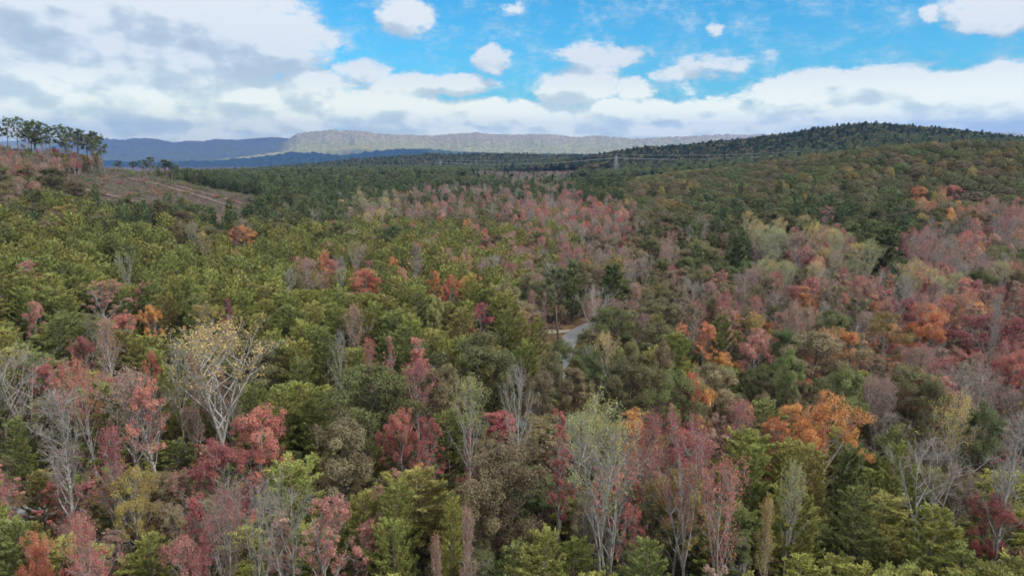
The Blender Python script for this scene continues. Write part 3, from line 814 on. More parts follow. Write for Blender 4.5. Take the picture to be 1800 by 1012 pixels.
# kind, variant, px, top py, width px, height m, colour, distinguishing phrase (also the name others refer to it by)
HAND = [
 ('bare',2,100,700,112,22,'grey','tall bare grey tree with its trunk running down the left'),
 ('bare',1,32,625,95,20,'grey','bare grey tree with crooked limbs at the left edge'),
 ('poplar',0,380,590,165,25,'yellow','huge pale poplar with golden leaves on top'),
 ('poplar',2,150,655,62,20,'orange','thin poplar with apricot leaves'),
 ('sparse_maple',0,228,668,90,19,'pink','pink maple with pale limbs'),
 ('maple',2,268,690,70,18,'red','rose red maple with dense foliage'),
 ('round_maple',0,440,728,100,16,'red','bright red bushy maple'),
 ('round_maple',1,385,790,100,14,'crimson','low dark crimson maple'),
 ('sparse_maple',1,185,770,66,18,'red','slim red maple with grey limbs'),
 ('bare',0,308,608,48,21,'grey','slim bare grey tree'),
 ('maple',0,188,498,56,17,'pink','rose pink maple alone among the pines'),
 ('round_maple',1,273,540,36,14,'orange','small vivid orange maple'),
 ('maple',2,360,543,46,16,'gold','golden tan maple'),
 ('maple',3,396,530,28,17,'crimson','narrow wine red maple'),
 ('sparse_maple',1,186,572,42,18,'pink','thin salmon maple with bare twigs'),
 ('round_maple',1,147,600,32,13,'crimson','small crimson maple'),
 ('round_maple',0,258,628,28,13,'orange','tiny flame orange maple'),
 ('round_maple',1,50,540,34,14,'red','bright red sapling maple'),
 ('round_maple',0,425,402,36,14,'orange','round orange maple far back in the pines'),
 ('maple',1,413,402,18,15,'crimson','crimson maple touching the round orange one'),
 ('bare',3,222,452,30,17,'grey','small bare tree with a red tuft'),
 ('sparse_maple',0,357,412,22,16,'yellow','thin straw coloured maple'),
 ('oak',0,640,665,160,18,'olive','great olive green oak'),
 ('oak',1,850,603,135,18,'olive','broad olive grey oak'),
 ('oak',2,595,760,120,15,'brown','low russet oak with orange tips'),
 ('oak',3,790,650,75,17,'brown','khaki oak'),
 ('maple',1,742,608,50,19,'red','pointed brick red maple'),
 ('sparse_maple',0,735,650,60,18,'red','coral maple with light trunks'),
 ('maple',3,690,600,26,16,'red','thin red maple half hidden by pines'),
 ('poplar',1,818,672,56,22,'lime','slender poplar with lime leaves at the tip'),
 ('maple',3,817,762,30,14,'crimson','low magenta maple'),
 ('bare',0,912,655,60,22,'grey','bare white stemmed tree'),
 ('oak',1,988,612,74,15,'olive','grey green oak in front of the road bend'),
 ('oak',3,1012,662,66,15,'brown','dull brown oak below the road bend'),
 ('oak',4,974,636,54,14,'olive','small olive oak under the road bend'),
 ('oak',2,946,668,64,14,'brown','ragged brown oak left of the road bend'),
 ('pine',3,934,560,52,15,'pine','bright pine at the edge of the road clearing'),
 ('pine',1,925,600,60,14,'pine','broad pine above the white stemmed tree'),
 ('oak',0,900,805,150,17,'brown','wide tan oak near the bottom'),
 ('oak',2,872,845,110,15,'brown','shaggy tan oak behind the bottom edge'),
 ('maple',3,985,742,48,20,'red','leaning narrow scarlet maple'),
 ('poplar',2,1065,728,105,24,'lime','pale yellow leaved poplar'),
 ('bare',3,1075,788,125,21,'grey','many limbed silver tree'),
 ('sparse_maple',1,1142,742,62,19,'crimson','magenta maple with pale limbs'),
 ('round_maple',0,1190,838,100,15,'gold','amber maple'),
 ('sparse_maple',2,1222,762,84,22,'red','forked pink maple with white limbs'),
 ('sparse_maple',2,1275,842,82,19,'red','thin dark red maple with spreading limbs'),
 ('oak',0,1178,668,90,17,'green','glossy green oak'),
 ('oak',3,1045,630,48,15,'green','little bright green oak'),
 ('oak',2,1115,615,50,15,'olive','round khaki green oak'),
 ('oak',1,1108,640,80,16,'olive','olive oak left of the glossy green one'),
 ('oak',3,1160,612,46,16,'brown','yellowish oak'),
 ('round_maple',1,1215,670,44,16,'orange','small peach maple'),
 ('round_maple',0,1468,716,120,17,'rust','big pumpkin orange maple'),
 ('oak',2,1490,668,76,16,'green','yellow green oak above the big orange maple'),
 ('oak',3,1392,622,56,16,'green','upright green oak'),
 ('oak',0,1440,595,110,16,'brown','wide golden olive oak'),
 ('white_pine',0,1500,790,84,18,'green','pale tipped green cedar'),
 ('bare',1,1645,795,120,18,'grey','wide bare grey tree in the lower right'),
 ('bare',2,1785,735,100,22,'grey','tall bare grey tree at the right edge'),
 ('poplar',2,1680,722,60,17,'yellow','small poplar speckled with yellow'),
 ('oak',1,1738,735,72,16,'green','dark olive oak on the right'),
 ('oak',2,1655,690,50,16,'olive','mossy green oak'),
 ('bare',3,1725,655,90,18,'grey','spreading bare tree with pinkish twigs'),
 ('round_maple',1,1738,560,85,16,'crimson','big crimson maple on the right'),
 ('round_maple',0,1640,548,82,17,'orange','broad orange red maple'),
 ('round_maple',1,1562,560,70,17,'gold','tan topped maple'),
 ('maple',1,1780,500,28,18,'pink','tall salmon maple at the right edge'),
 ('bare',2,1752,520,34,22,'grey','straight pale tree rising over the crimson maple'),
 ('round_maple',1,1755,892,60,12,'crimson','dark wine maple in the lower right'),
 ('round_maple',0,1780,628,56,14,'red','red maple by the right edge'),
 ('maple',0,575,892,86,17,'red','pointed raspberry red maple'),
 ('sparse_maple',0,155,932,60,17,'red','frosted red maple'),
 ('round_maple',1,325,965,80,13,'red','low scarlet maple'),
 ('round_maple',0,76,970,60,13,'orange','peach orange maple'),
 ('sparse_maple',1,820,925,36,19,'pink','narrow apricot maple'),
 ('sparse_maple',1,772,957,34,18,'pink','small apricot maple'),
 ('bare',3,500,868,110,19,'grey','silver limbed bare tree'),
 ('bare',1,438,882,80,18,'grey','twisted pale bare tree'),
 ('sparse_maple',2,380,868,70,17,'pink','pinkish twiggy maple'),
 ('round_maple',1,235,850,66,14,'gold','mustard maple'),
 ('pine',1,510,815,130,14,'pine','olive yellow pine with a wide crown'),
 ('pine',0,700,865,90,15,'pine','pine in front of the great oak'),
 ('pine',2,790,893,62,15,'pine','bright pointed pine'),
 ('pine',3,700,925,110,13,'pine','low spreading pine'),
 ('pine',0,955,940,120,14,'pine','bright pine at the bottom centre'),
 ('pine',2,1140,955,90,14,'pine','yellow green pine at the bottom'),
 ('pine',3,1320,788,110,15,'pine','dense pine beside the dark red maple'),
 ('pine',1,1400,860,120,15,'pine','large pine below the orange maple'),
 ('pine',0,1520,860,100,15,'pine','pine below the pale tipped cedar'),
 ('pine',2,1640,890,110,14,'pine','broad pine under the bare tree'),
 ('pine',0,1000,-1,0,0,'pine','') if False else ('pine',3,1430,790,90,15,'pine','pine tucked under the orange maple'),
 ('sparse_maple',1,1357,890,34,16,'yellow','small golden sapling'),
 ('poplar',1,1395,828,42,18,'lime','thin cream leaved poplar'),
 ('white_pine',0,1073,464,64,21,'green','big dark pine by the road clearing'),
 ('tall_pine',0,985,475,38,21,'dark','dark pine standing over the road'),
 ('maple',3,951,518,20,17,'pink','narrow salmon maple at the pine edge'),
 ('bare',1,1050,510,70,18,'grey','domed grey tree'),
 ('oak',0,1075,548,90,16,'olive','olive oak right of the road'),
 ('poplar',1,1068,590,50,17,'yellow','pale poplar right of the road bend'),
 ('white_pine',0,1298,412,34,22,'dark','blue green pine'),
 ('poplar',2,1352,408,58,22,'lime','soft green poplar on the far slope'),
 ('sparse_maple',0,1405,415,50,20,'pink','dusty pink maple on the far slope'),
 ('poplar',2,1470,418,34,22,'lime','cream topped poplar'),
 ('poplar',2,1525,430,34,21,'lime','cream poplar standing clear'),
 ('white_pine',1,1560,400,75,22,'dark','dark massed pine'),
 ('round_maple',0,1620,330,32,13,'orange','round orange maple high on the hill'),
 ('round_maple',1,1675,328,34,13,'red','red maple high on the hill'),
 ('maple',2,1455,368,26,17,'pink','salmon maple halfway up the hill'),
 ('round_maple',1,1330,562,44,14,'gold','yellow topped maple'),
 ('round_maple',0,1330,590,66,14,'red','coral red maple'),
 ('maple',0,1238,578,44,15,'orange','orange and pink upright maple'),
 ('round_maple',1,845,540,36,14,'red','scarlet maple near the road'),
 ('oak',3,760,527,30,15,'lime','small acid green tree'),
 ('round_maple',0,793,490,30,14,'orange','bright orange red maple among pines'),
 ('round_maple',1,762,482,26,14,'orange','orange maple beside the pale stems'),
 ('round_maple',0,640,478,54,14,'orange','wide orange brown maple'),
 ('poplar',0,622,428,36,18,'gold','golden crowned tree with pale limbs'),
 ('sparse_maple',1,728,435,30,19,'grey','cluster of pale upright stems'),
 ('sparse_maple',0,620,545,36,17,'pink','light coral maple'),
 ('bare',0,595,590,34,19,'grey','silver snag'),
 ('sparse_maple',1,643,600,30,18,'red','reddish twiggy tree'),
 ('sparse_maple',0,540,460,50,17,'pink','pinkish pair of maples'),
 ('round_maple',0,570,447,26,15,'orange','orange brown maple'),
 ('oak',1,440,600,110,16,'olive','grey green willowy tree'),
]
HAND = [h for h in HAND if h[3] > 0]
TREES = []     # dict per tree
def add_tree(kind, var, x, y, h, w, col, hand=None):
    z = H(x, y)
    px, py, dep = project(x, y, z+h*.75)
    TREES.append(dict(kind=kind, var=var, x=x, y=y, z=z, h=h, w=w, col=col, hand=hand, px=px, py=py, dep=dep, size=w*F/dep))
for (k, v, px, py, wp, h, c, lab) in HAND:
    s = solve(px, py, h)
    if s is None: print('no place for', lab); continue
    X, Y, Z, dep = s
    add_tree(k, v, X, Y, h, wp*dep/F*1.08, c, lab)
# the row of tall pines on the crest at the left
row = [(6,207),(24,206),(40,214),(54,212),(70,216),(88,224),(104,220),(120,224),(134,228),(148,238),(158,234),(166,232),(178,238),(-14,206),(47,228),(112,236),(172,246),(62,232)]
for i, (px, py) in enumerate(row):
    D = 395 + rnd.uniform(-16, 22); u, y, z = ray(px, py); k = D/y; X = u*k; top = CAMZ+z*k; h = top-H(X, D)
    add_tree('tall_pine', i % 3, X, D, h, 7.3+rnd.uniform(-1.4, 1.8), 'dark', 'ROW')
# small pines and thin trees against the distance beyond the crest
for (px, py, w) in ((207,283,6),(236,284,5),(250,281,5),(262,276,5),(287,281,8),(299,284,6)):
    D = 455; u, y, z = ray(px, py); k = D/y; X = u*k; h = max(5, CAMZ+z*k-H(X, D))
    add_tree('tall_pine', int(px) % 3, X, D, h, w*1.15, 'dark', 'CREST')

CELL = 6.0; grid = {}
def gadd(t):
    grid.setdefault((int(t['x']//CELL), int(t['y']//CELL)), []).append(t)
for t in TREES: gadd(t)
for (x_, y_) in [(-62+4.6*k, None) for k in range(11)] + [(6.6, 111), (9.6, 117.5), (3.6, 105.5)]:
    if y_ is None:
        k_ = int(np.argmin(np.abs(RD[:, 0]-x_))); y_ = float(RD[k_, 1])-4.9-rnd.uniform(0, .8)
    add_tree('pine', rnd.randrange(4), x_, y_, 8.2+rnd.uniform(-.8, 1.6), 5.8, 'pine'); gadd(TREES[-1]); TREES[-1]['fix'] = 1
def inpoly(x, y, P_):
    c = False; j = len(P_)-1
    for i in range(len(P_)):
        if (P_[i][1] > y) != (P_[j][1] > y) and x < (P_[j][0]-P_[i][0])*(y-P_[i][1])/(P_[j][1]-P_[i][1])+P_[i][0]: c = not c
        j = i
    return c
CLEAR = [(95,318),(190,296),(255,300),(345,318),(470,352),(455,385),(390,378),(300,356),(240,372),(160,352),(95,335)]
CLEAR2 = [(860,303),(1070,300),(1075,316),(1000,322),(880,318)]
def ground_at(px, py):
    u, y, z = ray(px, py)
    for D in np.arange(150, 900, 1.0):
        if CAMZ + z*D/y <= H(u*D/y, D): return (u*D/y, D)
    return (u*450/y, 450.0)
TRACKS = [spline([ground_at(*p) for p in T_], 8) for T_ in (((228,316),(262,322),(315,336),(370,352),(420,368)), ((112,326),(160,338),(215,350),(262,362)), ((300,326),(350,338),(400,352),(450,366)))]
def track_dist(x, y): return min(float(np.min(np.hypot(T_[:, 0]-x, T_[:, 1]-y))) for T_ in TRACKS)
def blocked(x, y):
    if y < 260:
        if road_dist(x, y) < (6.0 if y > 150 else 3.4): return True
        px, py, _ = project(x, y, H(x, y)+8)
        if 962 < px < 1022 and 128 < y < 200: return True
    px, py, d = project(x, y, H(x, y))
    if 960 < y < 1330 and abs(px-1080) < 13: return True
    if 280 < d < 560:
        if inpoly(px, py, CLEAR): return True
        p2 = project(x, y, H(x, y)+11)
        if inpoly(p2[0], p2[1], CLEAR): return True
    if 1000 < d < 1600 and inpoly(px, py, CLEAR2): return True
    return False
SIZES = dict(pine=(15.5, 1.9, 9.0), white_pine=(18, 3, 8), tall_pine=(22, 2, 6.6), oak=(15, 2.2, 10.5), maple=(15.5, 2.2, 5.8), round_maple=(13, 2, 7.2),
             sparse_maple=(16, 2.2, 5.8), bare=(16.5, 2.5, 6.2), poplar=(18, 2.5, 7))
def fill_near(Dmax):
    n0 = 0
    c = 3.3; cand = []
    y = 26.0
    while y < Dmax:
        X = y*.80+14; x = -X
        while x < X:
            cand.append((x+rnd.uniform(0, c), y+rnd.uniform(0, c))); x += c
        y += c
    rnd.shuffle(cand)
    for (x, y) in cand:
        if math.hypot(x, y) > Dmax*1.12: continue
        z = H(x, y)
        px, py, dep = project(x, y, z+12)
        if py > 1250 or dep < 25: continue
        letter = zone(px, py, y)
        kind, col, _ = pick(rnd, LET[letter])
        hm, hs, wm = SIZES[kind]
        if x < 6 and y < 124 and 2 < road_front(x, y) < 15:
            kind, col = rnd.choice([('oak', 'olive'), ('oak', 'brown'), ('pine', 'pine'), ('maple', 'red'), ('round_maple', 'red')]); hm, hs, wm = SIZES[kind]; hm, hs, wm = max(hm, 15), 1, wm*1.05
        w = wm*rnd.uniform(.72, 1.2)*(.88 if y < 130 else 1); h = hm+rnd.uniform(-hs, hs)
        if letter in 'RXGM' and 'P' in CUR[0]: h -= 1.5
        if kind == 'oak' and y > 290: w *= 1.22
        # keep trees that stand in front of a hand placed one a little lower
        ok = True; gx, gy = int(x//CELL), int(y//CELL); q = .52 if kind == 'pine' else .74 if kind in ('oak', 'white_pine') else .74
        for ax in (-2, -1, 0, 1, 2):
            for ay in (-2, -1, 0, 1, 2):
                for t in grid.get((gx+ax, gy+ay), ()):
                    dd = math.hypot(t['x']-x, t['y']-y)
                    lim = (w+t['w'])*.5*q*(1.05 if t['hand'] else 1)
                    if dd < lim: ok = False; break
                    if t['hand'] and t['hand'] != 'ROW' and y < t['y'] and dd < 9: h = min(h, t['h']*.72)
                if not ok: break
            if not ok: break
        if not ok or blocked(x, y): continue
        if 320 < y < 520 and px < 240:
            h *= .45; w *= .75                                   # saplings under the crest pines
        add_tree(kind, rnd.randrange(NVAR[kind]), x, y, h, w, col)
        gadd(TREES[-1])
# lower any fill tree whose top would cover a hand placed crown: done by ray test afterwards
fill_near(640)
def fill_low(Dmax):
    c = 3.6; y = 30.0
    while y < Dmax:
        x = -(y*.8+8)
        while x < y*.8+8:
            a, b_ = x+rnd.uniform(0, c), y+rnd.uniform(0, c); x += c
            if blocked(a, b_) or (b_ < 260 and road_dist(a, b_) < 4.6): continue
            gx, gy = int(a//CELL), int(b_//CELL); ok = True
            for ax in (-1, 0, 1):
                for ay in (-1, 0, 1):
                    for t in grid.get((gx+ax, gy+ay), ()):
                        if math.hypot(t['x']-a, t['y']-b_) < 2.1+.1*t['w']: ok = False; break
            if not ok: continue
            px, py, d = project(a, b_, H(a, b_)+8)
            kind, col, _ = pick(rnd, LET[zone(px, py, b_)])
            if kind in ('bare', 'poplar', 'white_pine', 'tall_pine'): kind = 'pine' if col == 'dark' else 'maple'; col = rnd.choice(['red', 'olive', 'pink', 'pine'] if kind == 'maple' else ['pine'])
            if rnd.random() < .22: kind, col = 'pine', 'pine'
            h = rnd.uniform(6.5, 11); w = rnd.uniform(3.4, 5.2)
            if kind == 'pine': h = rnd.uniform(6.5, 9.5); w = rnd.uniform(5, 6.6)
            add_tree(kind, rnd.randrange(NVAR[kind]), a, b_, h, w, col); TREES[-1]['low'] = 1
            gadd(TREES[-1])
        y += c
fill_low(440)
hands = [t for t in TREES if t['hand'] and t['hand'] not in ('ROW', 'CREST')]
def top_px(t): return project(t['x'], t['y'], t['z']+t['h'])
for t in hands:
    a = top_px(t); t['tp'] = a
keep = []
for t in TREES:
    if t['hand'] or t.get('fix') or t['y'] > 420 or (t['x'] < 6 and t['y'] < 124 and 2 < road_front(t['x'], t['y']) < 13): keep.append(t); continue
    a = top_px(t); drop = False
    for g_ in hands:
        if g_['y'] > t['y'] + 1:
            hw = (g_['size'] + t['w']*F/a[2])*.36
            if abs(a[0]-g_['tp'][0]) < hw:
                hp = g_['h']*F/g_['tp'][2]
                lim = g_['tp'][1] + hp*.50
                if a[1] < lim:                                  # covers the upper half of the crown
                    need = (lim-a[1])*a[2]/F
                    nh = t['h']-need*1.0
                    if nh < 6.5: drop = True; break
                    t['h'] = nh; t['w'] = max(2.6, t['w']*max(.6, nh/(nh+need))); a = top_px(t)
    if not drop: keep.append(t)
TREES = keep
# far woods
def far_points(D0, D1, sp):
    ys = np.arange(D0, D1, sp); out = []
    for y in ys:
        X = y*.80+20; xs = np.arange(-X, X, sp)
        n = len(xs); out.append(np.stack([xs+np.random.default_rng(int(y)).uniform(-.45, .45, n)*sp, y+np.random.default_rng(int(y)+9).uniform(-.45, .45, n)*sp], 1))
    return np.vstack(out)
FAR = []
for (a, b_, sp) in ((640, 1100, 6.6), (1100, 2000, 7.6), (2000, 3500, 10.5)):
    P_ = far_points(a, b_, sp)
    Z = Hnp(P_[:, 0], P_[:, 1])
    # drop what lies deep behind the crests: compare with the running skyline per column
    for (x, y), z in zip(P_.tolist(), Z.tolist()):
        FAR.append((x, y, z))
FARA = np.array(FAR)
c_, s_ = math.cos(PITCH), math.sin(PITCH)
dz = FARA[:, 2]+14-CAMZ; dep = FARA[:, 1]*c_-dz*s_; fpx = 900+F*FARA[:, 0]/dep; fpy = 506-F*(FARA[:, 1]*s_+dz*c_)/dep
order = np.argsort(FARA[:, 1]); sky = np.full(400, 400.0); vis = np.zeros(len(FARA), bool)
# skyline of the near woods first
for t in TREES:
    if t['y'] > 250:
        b_ = int(np.clip((t['px']+200)//6, 0, 399)); sky[b_] = min(sky[b_], project(t['x'], t['y'], t['z']+t['h']*.55)[1])
batch = []
lasty = 0
for i in order:
    b_ = int(np.clip((fpx[i]+200)//6, 0, 399))
    yb = fpy[i]
    if yb < sky[b_] + 4: vis[i] = True
    base_y = yb + 5*F/dep[i]
    if base_y < sky[b_]: batch.append((b_, base_y))
    if FARA[i, 1]-lasty > 25:
        for q_, v_ in batch: sky[q_] = min(sky[q_], v_)
        batch = []; lasty = FARA[i, 1]
print('far candidates', len(FARA), 'kept', vis.sum())
rf = random.Random(3)
FT = []
for i in np.nonzero(vis)[0]:
    x, y, z = FARA[i]
    if y < 1700 and blocked(x, y): continue
    px = fpx[i]; pyv = fpy[i]
    L_ = zone(px, pyv, y)
    if y < 760 and px < 900 and z < 60: L_ = rf.choice('DDFT') if px > 200 else 'F'
    
    kind, col, _ = pick(rf, LET[L_])
    hm, hs, wm = SIZES[kind]
    if kind in ('bare', 'sparse_maple') and y > 1000: hm = 13
    FT.append((kind, rf.randrange(2), x, y, z, (hm+rf.uniform(-hs, hs)*1.3)*(.95 if y < 1200 else .8), wm*rf.uniform(.8, 1.2), rf.choice(PAL[col])))

M_DIRT = simple('red_earth', (.175,.12,.10), (.10,.078,.065), .25, 1, 6)
for T_ in TRACKS:
    t_ = np.gradient(T_, axis=0); t_ /= np.linalg.norm(t_, axis=1, keepdims=True); nr_ = np.stack([t_[:, 1], -t_[:, 0]], 1)
    V_ = np.stack([np.stack([(T_+nr_*f)[:, 0], (T_+nr_*f)[:, 1], Hnp((T_+nr_*f)[:, 0], (T_+nr_*f)[:, 1])+.55], 1) for f in (-2.4, -1.2, 0, 1.2, 2.4)], 1)
    n_, m_, _ = V_.shape; ix_ = np.arange(n_*m_).reshape(n_, m_)
    tag(link('dirt_track', mesh_from('dirt_track', V_.reshape(-1, 3), [np.stack([ix_[:-1,:-1], ix_[:-1,1:], ix_[1:,1:], ix_[1:,:-1]], -1).reshape(-1, 4)], [M_DIRT], smooth=True)), 'bare reddish earth track across the cleared slope', kind='structure')

# ------------------------------------------------------------------ single trees as objects
CAP = 290
def in_view(t, m=6):
    a = top_px(t)
    return -m < a[0] < 1800+m and a[1] < 1000
cands = {}
for i, t in enumerate(TREES):
    if not in_view(t): continue
    fam = KINDNAME[t['kind']][2]
    if t['hand'] or t['y'] < 330: cands.setdefault(fam, []).append(t)
single = []
for fam, L_ in cands.items():
    L_.sort(key=lambda t: (0 if t['hand'] else 1, -t['size']))
    single += L_[:CAP]
print('singles', {k: min(CAP, len(v)) for k, v in cands.items()}, 'near trees', len(TREES))
sid = set(id(t) for t in single)
land = [t for t in TREES if t['hand'] and t['hand'] not in ('ROW', 'CREST')]
ORD = ['', 'second ', 'third ', 'fourth ', 'fifth ', 'sixth ', 'seventh ', 'eighth ', 'ninth ', 'tenth ', 'eleventh ', 'twelfth ', 'thirteenth ', 'fourteenth ', 'fifteenth ', 'sixteenth ', 'seventeenth ', 'eighteenth ', 'nineteenth ', 'twentieth ']
ORD += ['twenty '+o for o in ('first ', 'second ', 'third ', 'fourth ', 'fifth ', 'sixth ', 'seventh ', 'eighth ', 'ninth ')] + ['thirtieth ']
SHORT = {}
REF = {}
for h_ in HAND:
    w_ = h_[7].split()[:7]
    while w_[-1] in ('the', 'a', 'with', 'of', 'in', 'at', 'to', 'by', 'on', 'among', 'its', 'and', 'alone', 'front', 'leaves', 'over') and len(w_) > 3: w_.pop()
    REF[h_[7]] = ' '.join(w_)
assert len(set(REF.values())) == len(REF), [v for v in REF.values() if list(REF.values()).count(v) > 1]
def make_labels():
    buckets = {}
    for t in single:
        if t['hand'] == 'ROW' or t['hand'] == 'CREST':
            continue
        if t['hand']: t['label'] = t['hand'] if len(t['hand'].split()) > 3 else t['hand']+' among the woods'; continue
        best = min(land, key=lambda g_: math.hypot(g_['px']-t['px'], (g_['py']-t['py'])*1.0)/(1 if True else 1))
        dx = t['px']-best['px']; dy = t['py']-best['py']
        if abs(dx) > abs(dy): rel = 'left of' if dx < 0 else 'right of'
        else: rel = 'behind' if dy < 0 else 'in front of'
        w = WORD[t['col']]; kn = KINDNAME[t['kind']][1]
        if t['kind'] == 'bare': w = ''
        key = (w, kn, rel, best['hand'])
        buckets.setdefault(key, []).append((math.hypot(dx, dy), t))
    for (w, kn, rel, bh), L_ in buckets.items():
        L_.sort(key=lambda a: a[0])
        bh = REF[bh]
        for i, (_, t) in enumerate(L_):
            o = ORD[min(i, len(ORD)-1)]
            s = (f"{o}{w} {kn} {rel} the {bh}").strip().replace('  ', ' ')
            if len(L_) > 1 and i == 0: s = (f"nearest {w} {kn} {rel} the {bh}").replace('  ', ' ')
            t['label'] = s
    R_ = sorted([t for t in single if t['hand'] == 'ROW'], key=lambda t: t['px'])
    for i, t in enumerate(R_):
        e = min(i, len(R_)-1-i); side = 'left' if i < len(R_)/2 else 'right'
        t['label'] = f"{ORD[e] if e else 'outermost '}tall pine from the {side} end of the crest row"
    R_ = sorted([t for t in single if t['hand'] == 'CREST'], key=lambda t: t['px'])
    for i, t in enumerate(R_):
        t['label'] = f"{ORD[i] if i else 'first '}small pine right of the tall crest row"
make_labels()
GROUP = {'pine tree':'pines of the young pine woods', 'tall pine':'tall pines on and near the crest', 'oak tree':'oaks scattered through the woods', 'maple tree':'maples scattered through the woods',
         'bare tree':'bare grey trees in the woods', 'poplar tree':'thin leaved poplars in the woods'}
def shift(c, kind, y):            # near pines lightened to offset their self-shading; far pines and slope oaks darkened
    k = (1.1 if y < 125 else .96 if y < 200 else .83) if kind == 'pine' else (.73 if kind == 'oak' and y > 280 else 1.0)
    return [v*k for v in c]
def place_tree(t):
    nm, _, cat = KINDNAME[t['kind']]
    hn, wn = DIM[(t['kind'], t['var'])]
    r = bpy.data.objects.new(nm, None); COL.objects.link(r)
    r.location = (t['x'], t['y'], t['z']); r.rotation_euler = (rnd.gauss(0, .035), rnd.gauss(0, .035), rnd.uniform(0, 6.28))
    e = rnd.uniform(.88, 1.14); r.scale = (t['w']/wn*e, t['w']/wn/e, t['h']/hn); r.empty_display_size = .5
    tag(r, t['label'], cat, GROUP[cat])
    tm, cm = PROTO[(t['kind'], t['var'])]
    a = link('trunk', tm, r); c = link('crown', cm, r)
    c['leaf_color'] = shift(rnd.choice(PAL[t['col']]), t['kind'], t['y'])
for t in single: place_tree(t)

# ------------------------------------------------------------------ the rest of the woods, one stuff object per kind of tree
def scatter(name, label, items, protos):
    """items: (proto index, x, y, z, sx, sz, rot, colour)"""
    me = bpy.data.meshes.new(name); lr = random.Random(len(items))
    n = len(items)
    me.vertices.add(n); me.vertices.foreach_set('co', np.array([i[1:4] for i in items], np.float32).ravel())
    def attr(nm, typ, key, arr):
        a = me.attributes.new(nm, typ, 'POINT'); a.data.foreach_set(key, np.asarray(arr).ravel())
    attr('pick', 'INT', 'value', np.array([i[0] for i in items], np.int32))
    attr('rot', 'FLOAT_VECTOR', 'vector', np.array([(lr.gauss(0, .04), lr.gauss(0, .04), i[6]) for i in items], np.float32))
    attr('scl', 'FLOAT_VECTOR', 'vector', np.array([(i[4]*lr.uniform(.85, 1.15), i[4]*lr.uniform(.85, 1.15), i[5]) for i in items], np.float32))
    attr('leaf_color', 'FLOAT_VECTOR', 'vector', np.array([i[7] for i in items], np.float32))
    o = link(name, me); tag(o, label, kind='stuff')
    g = bpy.data.node_groups.new(name, 'GeometryNodeTree')
    g.interface.new_socket('Geometry', in_out='INPUT', socket_type='NodeSocketGeometry')
    g.interface.new_socket('Geometry', in_out='OUTPUT', socket_type='NodeSocketGeometry')
    N = g.nodes; Lk = g.links
    gi = N.new('NodeGroupInput'); go = N.new('NodeGroupOutput')
    iop = N.new('GeometryNodeInstanceOnPoints'); m2p = N.new('GeometryNodeMeshToPoints')
    join = N.new('GeometryNodeJoinGeometry')
    for p in reversed(protos):
        po = bpy.data.objects.new(name+'_source', p)          # not linked to the scene: a mesh source only
        oi = N.new('GeometryNodeObjectInfo'); oi.inputs['Object'].default_value = po
        g2i = N.new('GeometryNodeGeometryToInstance'); Lk.new(oi.outputs['Geometry'], g2i.inputs[0]); Lk.new(g2i.outputs[0], join.inputs[0])
    def na(nm, typ):
        a = N.new('GeometryNodeInputNamedAttribute'); a.data_type = typ; a.inputs['Name'].default_value = nm; return a.outputs[0]
    Lk.new(gi.outputs[0], m2p.inputs[0]); Lk.new(m2p.outputs[0], iop.inputs['Points']); Lk.new(join.outputs[0], iop.inputs['Instance'])
    iop.inputs['Pick Instance'].default_value = True
    Lk.new(na('pick', 'INT'), iop.inputs['Instance Index']); Lk.new(na('rot', 'FLOAT_VECTOR'), iop.inputs['Rotation']); Lk.new(na('scl', 'FLOAT_VECTOR'), iop.inputs['Scale'])
    Lk.new(iop.outputs[0], go.inputs[0])
    md = o.modifiers.new('scatter', 'NODES'); md.node_group = g
    return o
rest = {}
for t in TREES:
    if id(t) in sid: continue
    lv = 0 if t['y'] < 190 else 1
    hn, wn = DIM[(t['kind'], t['var'])]
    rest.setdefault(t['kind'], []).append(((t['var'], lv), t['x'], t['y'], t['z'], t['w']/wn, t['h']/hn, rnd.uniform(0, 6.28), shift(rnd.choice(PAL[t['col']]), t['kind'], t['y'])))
for (k, v, x, y, z, h, w, c) in FT:
    hn, wn = DIM[(k, v)]
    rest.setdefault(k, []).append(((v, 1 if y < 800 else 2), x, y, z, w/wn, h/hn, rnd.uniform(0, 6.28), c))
for kind, items in rest.items():
    keys = sorted(set(i[0] for i in items)); ix = {k: n for n, k in enumerate(keys)}
    scatter(kind+'_woods', {'pine':'distant young pines merging into one green wood','white_pine':'distant dark bushy pines among the woods','tall_pine':'distant stand of tall dark pines','oak':'distant olive oaks covering the hills','maple':'distant upright red and orange maples','round_maple':'distant round maples in autumn colours','sparse_maple':'distant half bare pink and red maples','bare':'distant bare grey trees','poplar':'distant pale poplars'}[kind],
            [(ix[i[0]],)+i[1:] for i in items], [LOD[(kind, k[0], k[1])] for k in keys])
print('stuff trees', {k: len(v) for k, v in rest.items()})

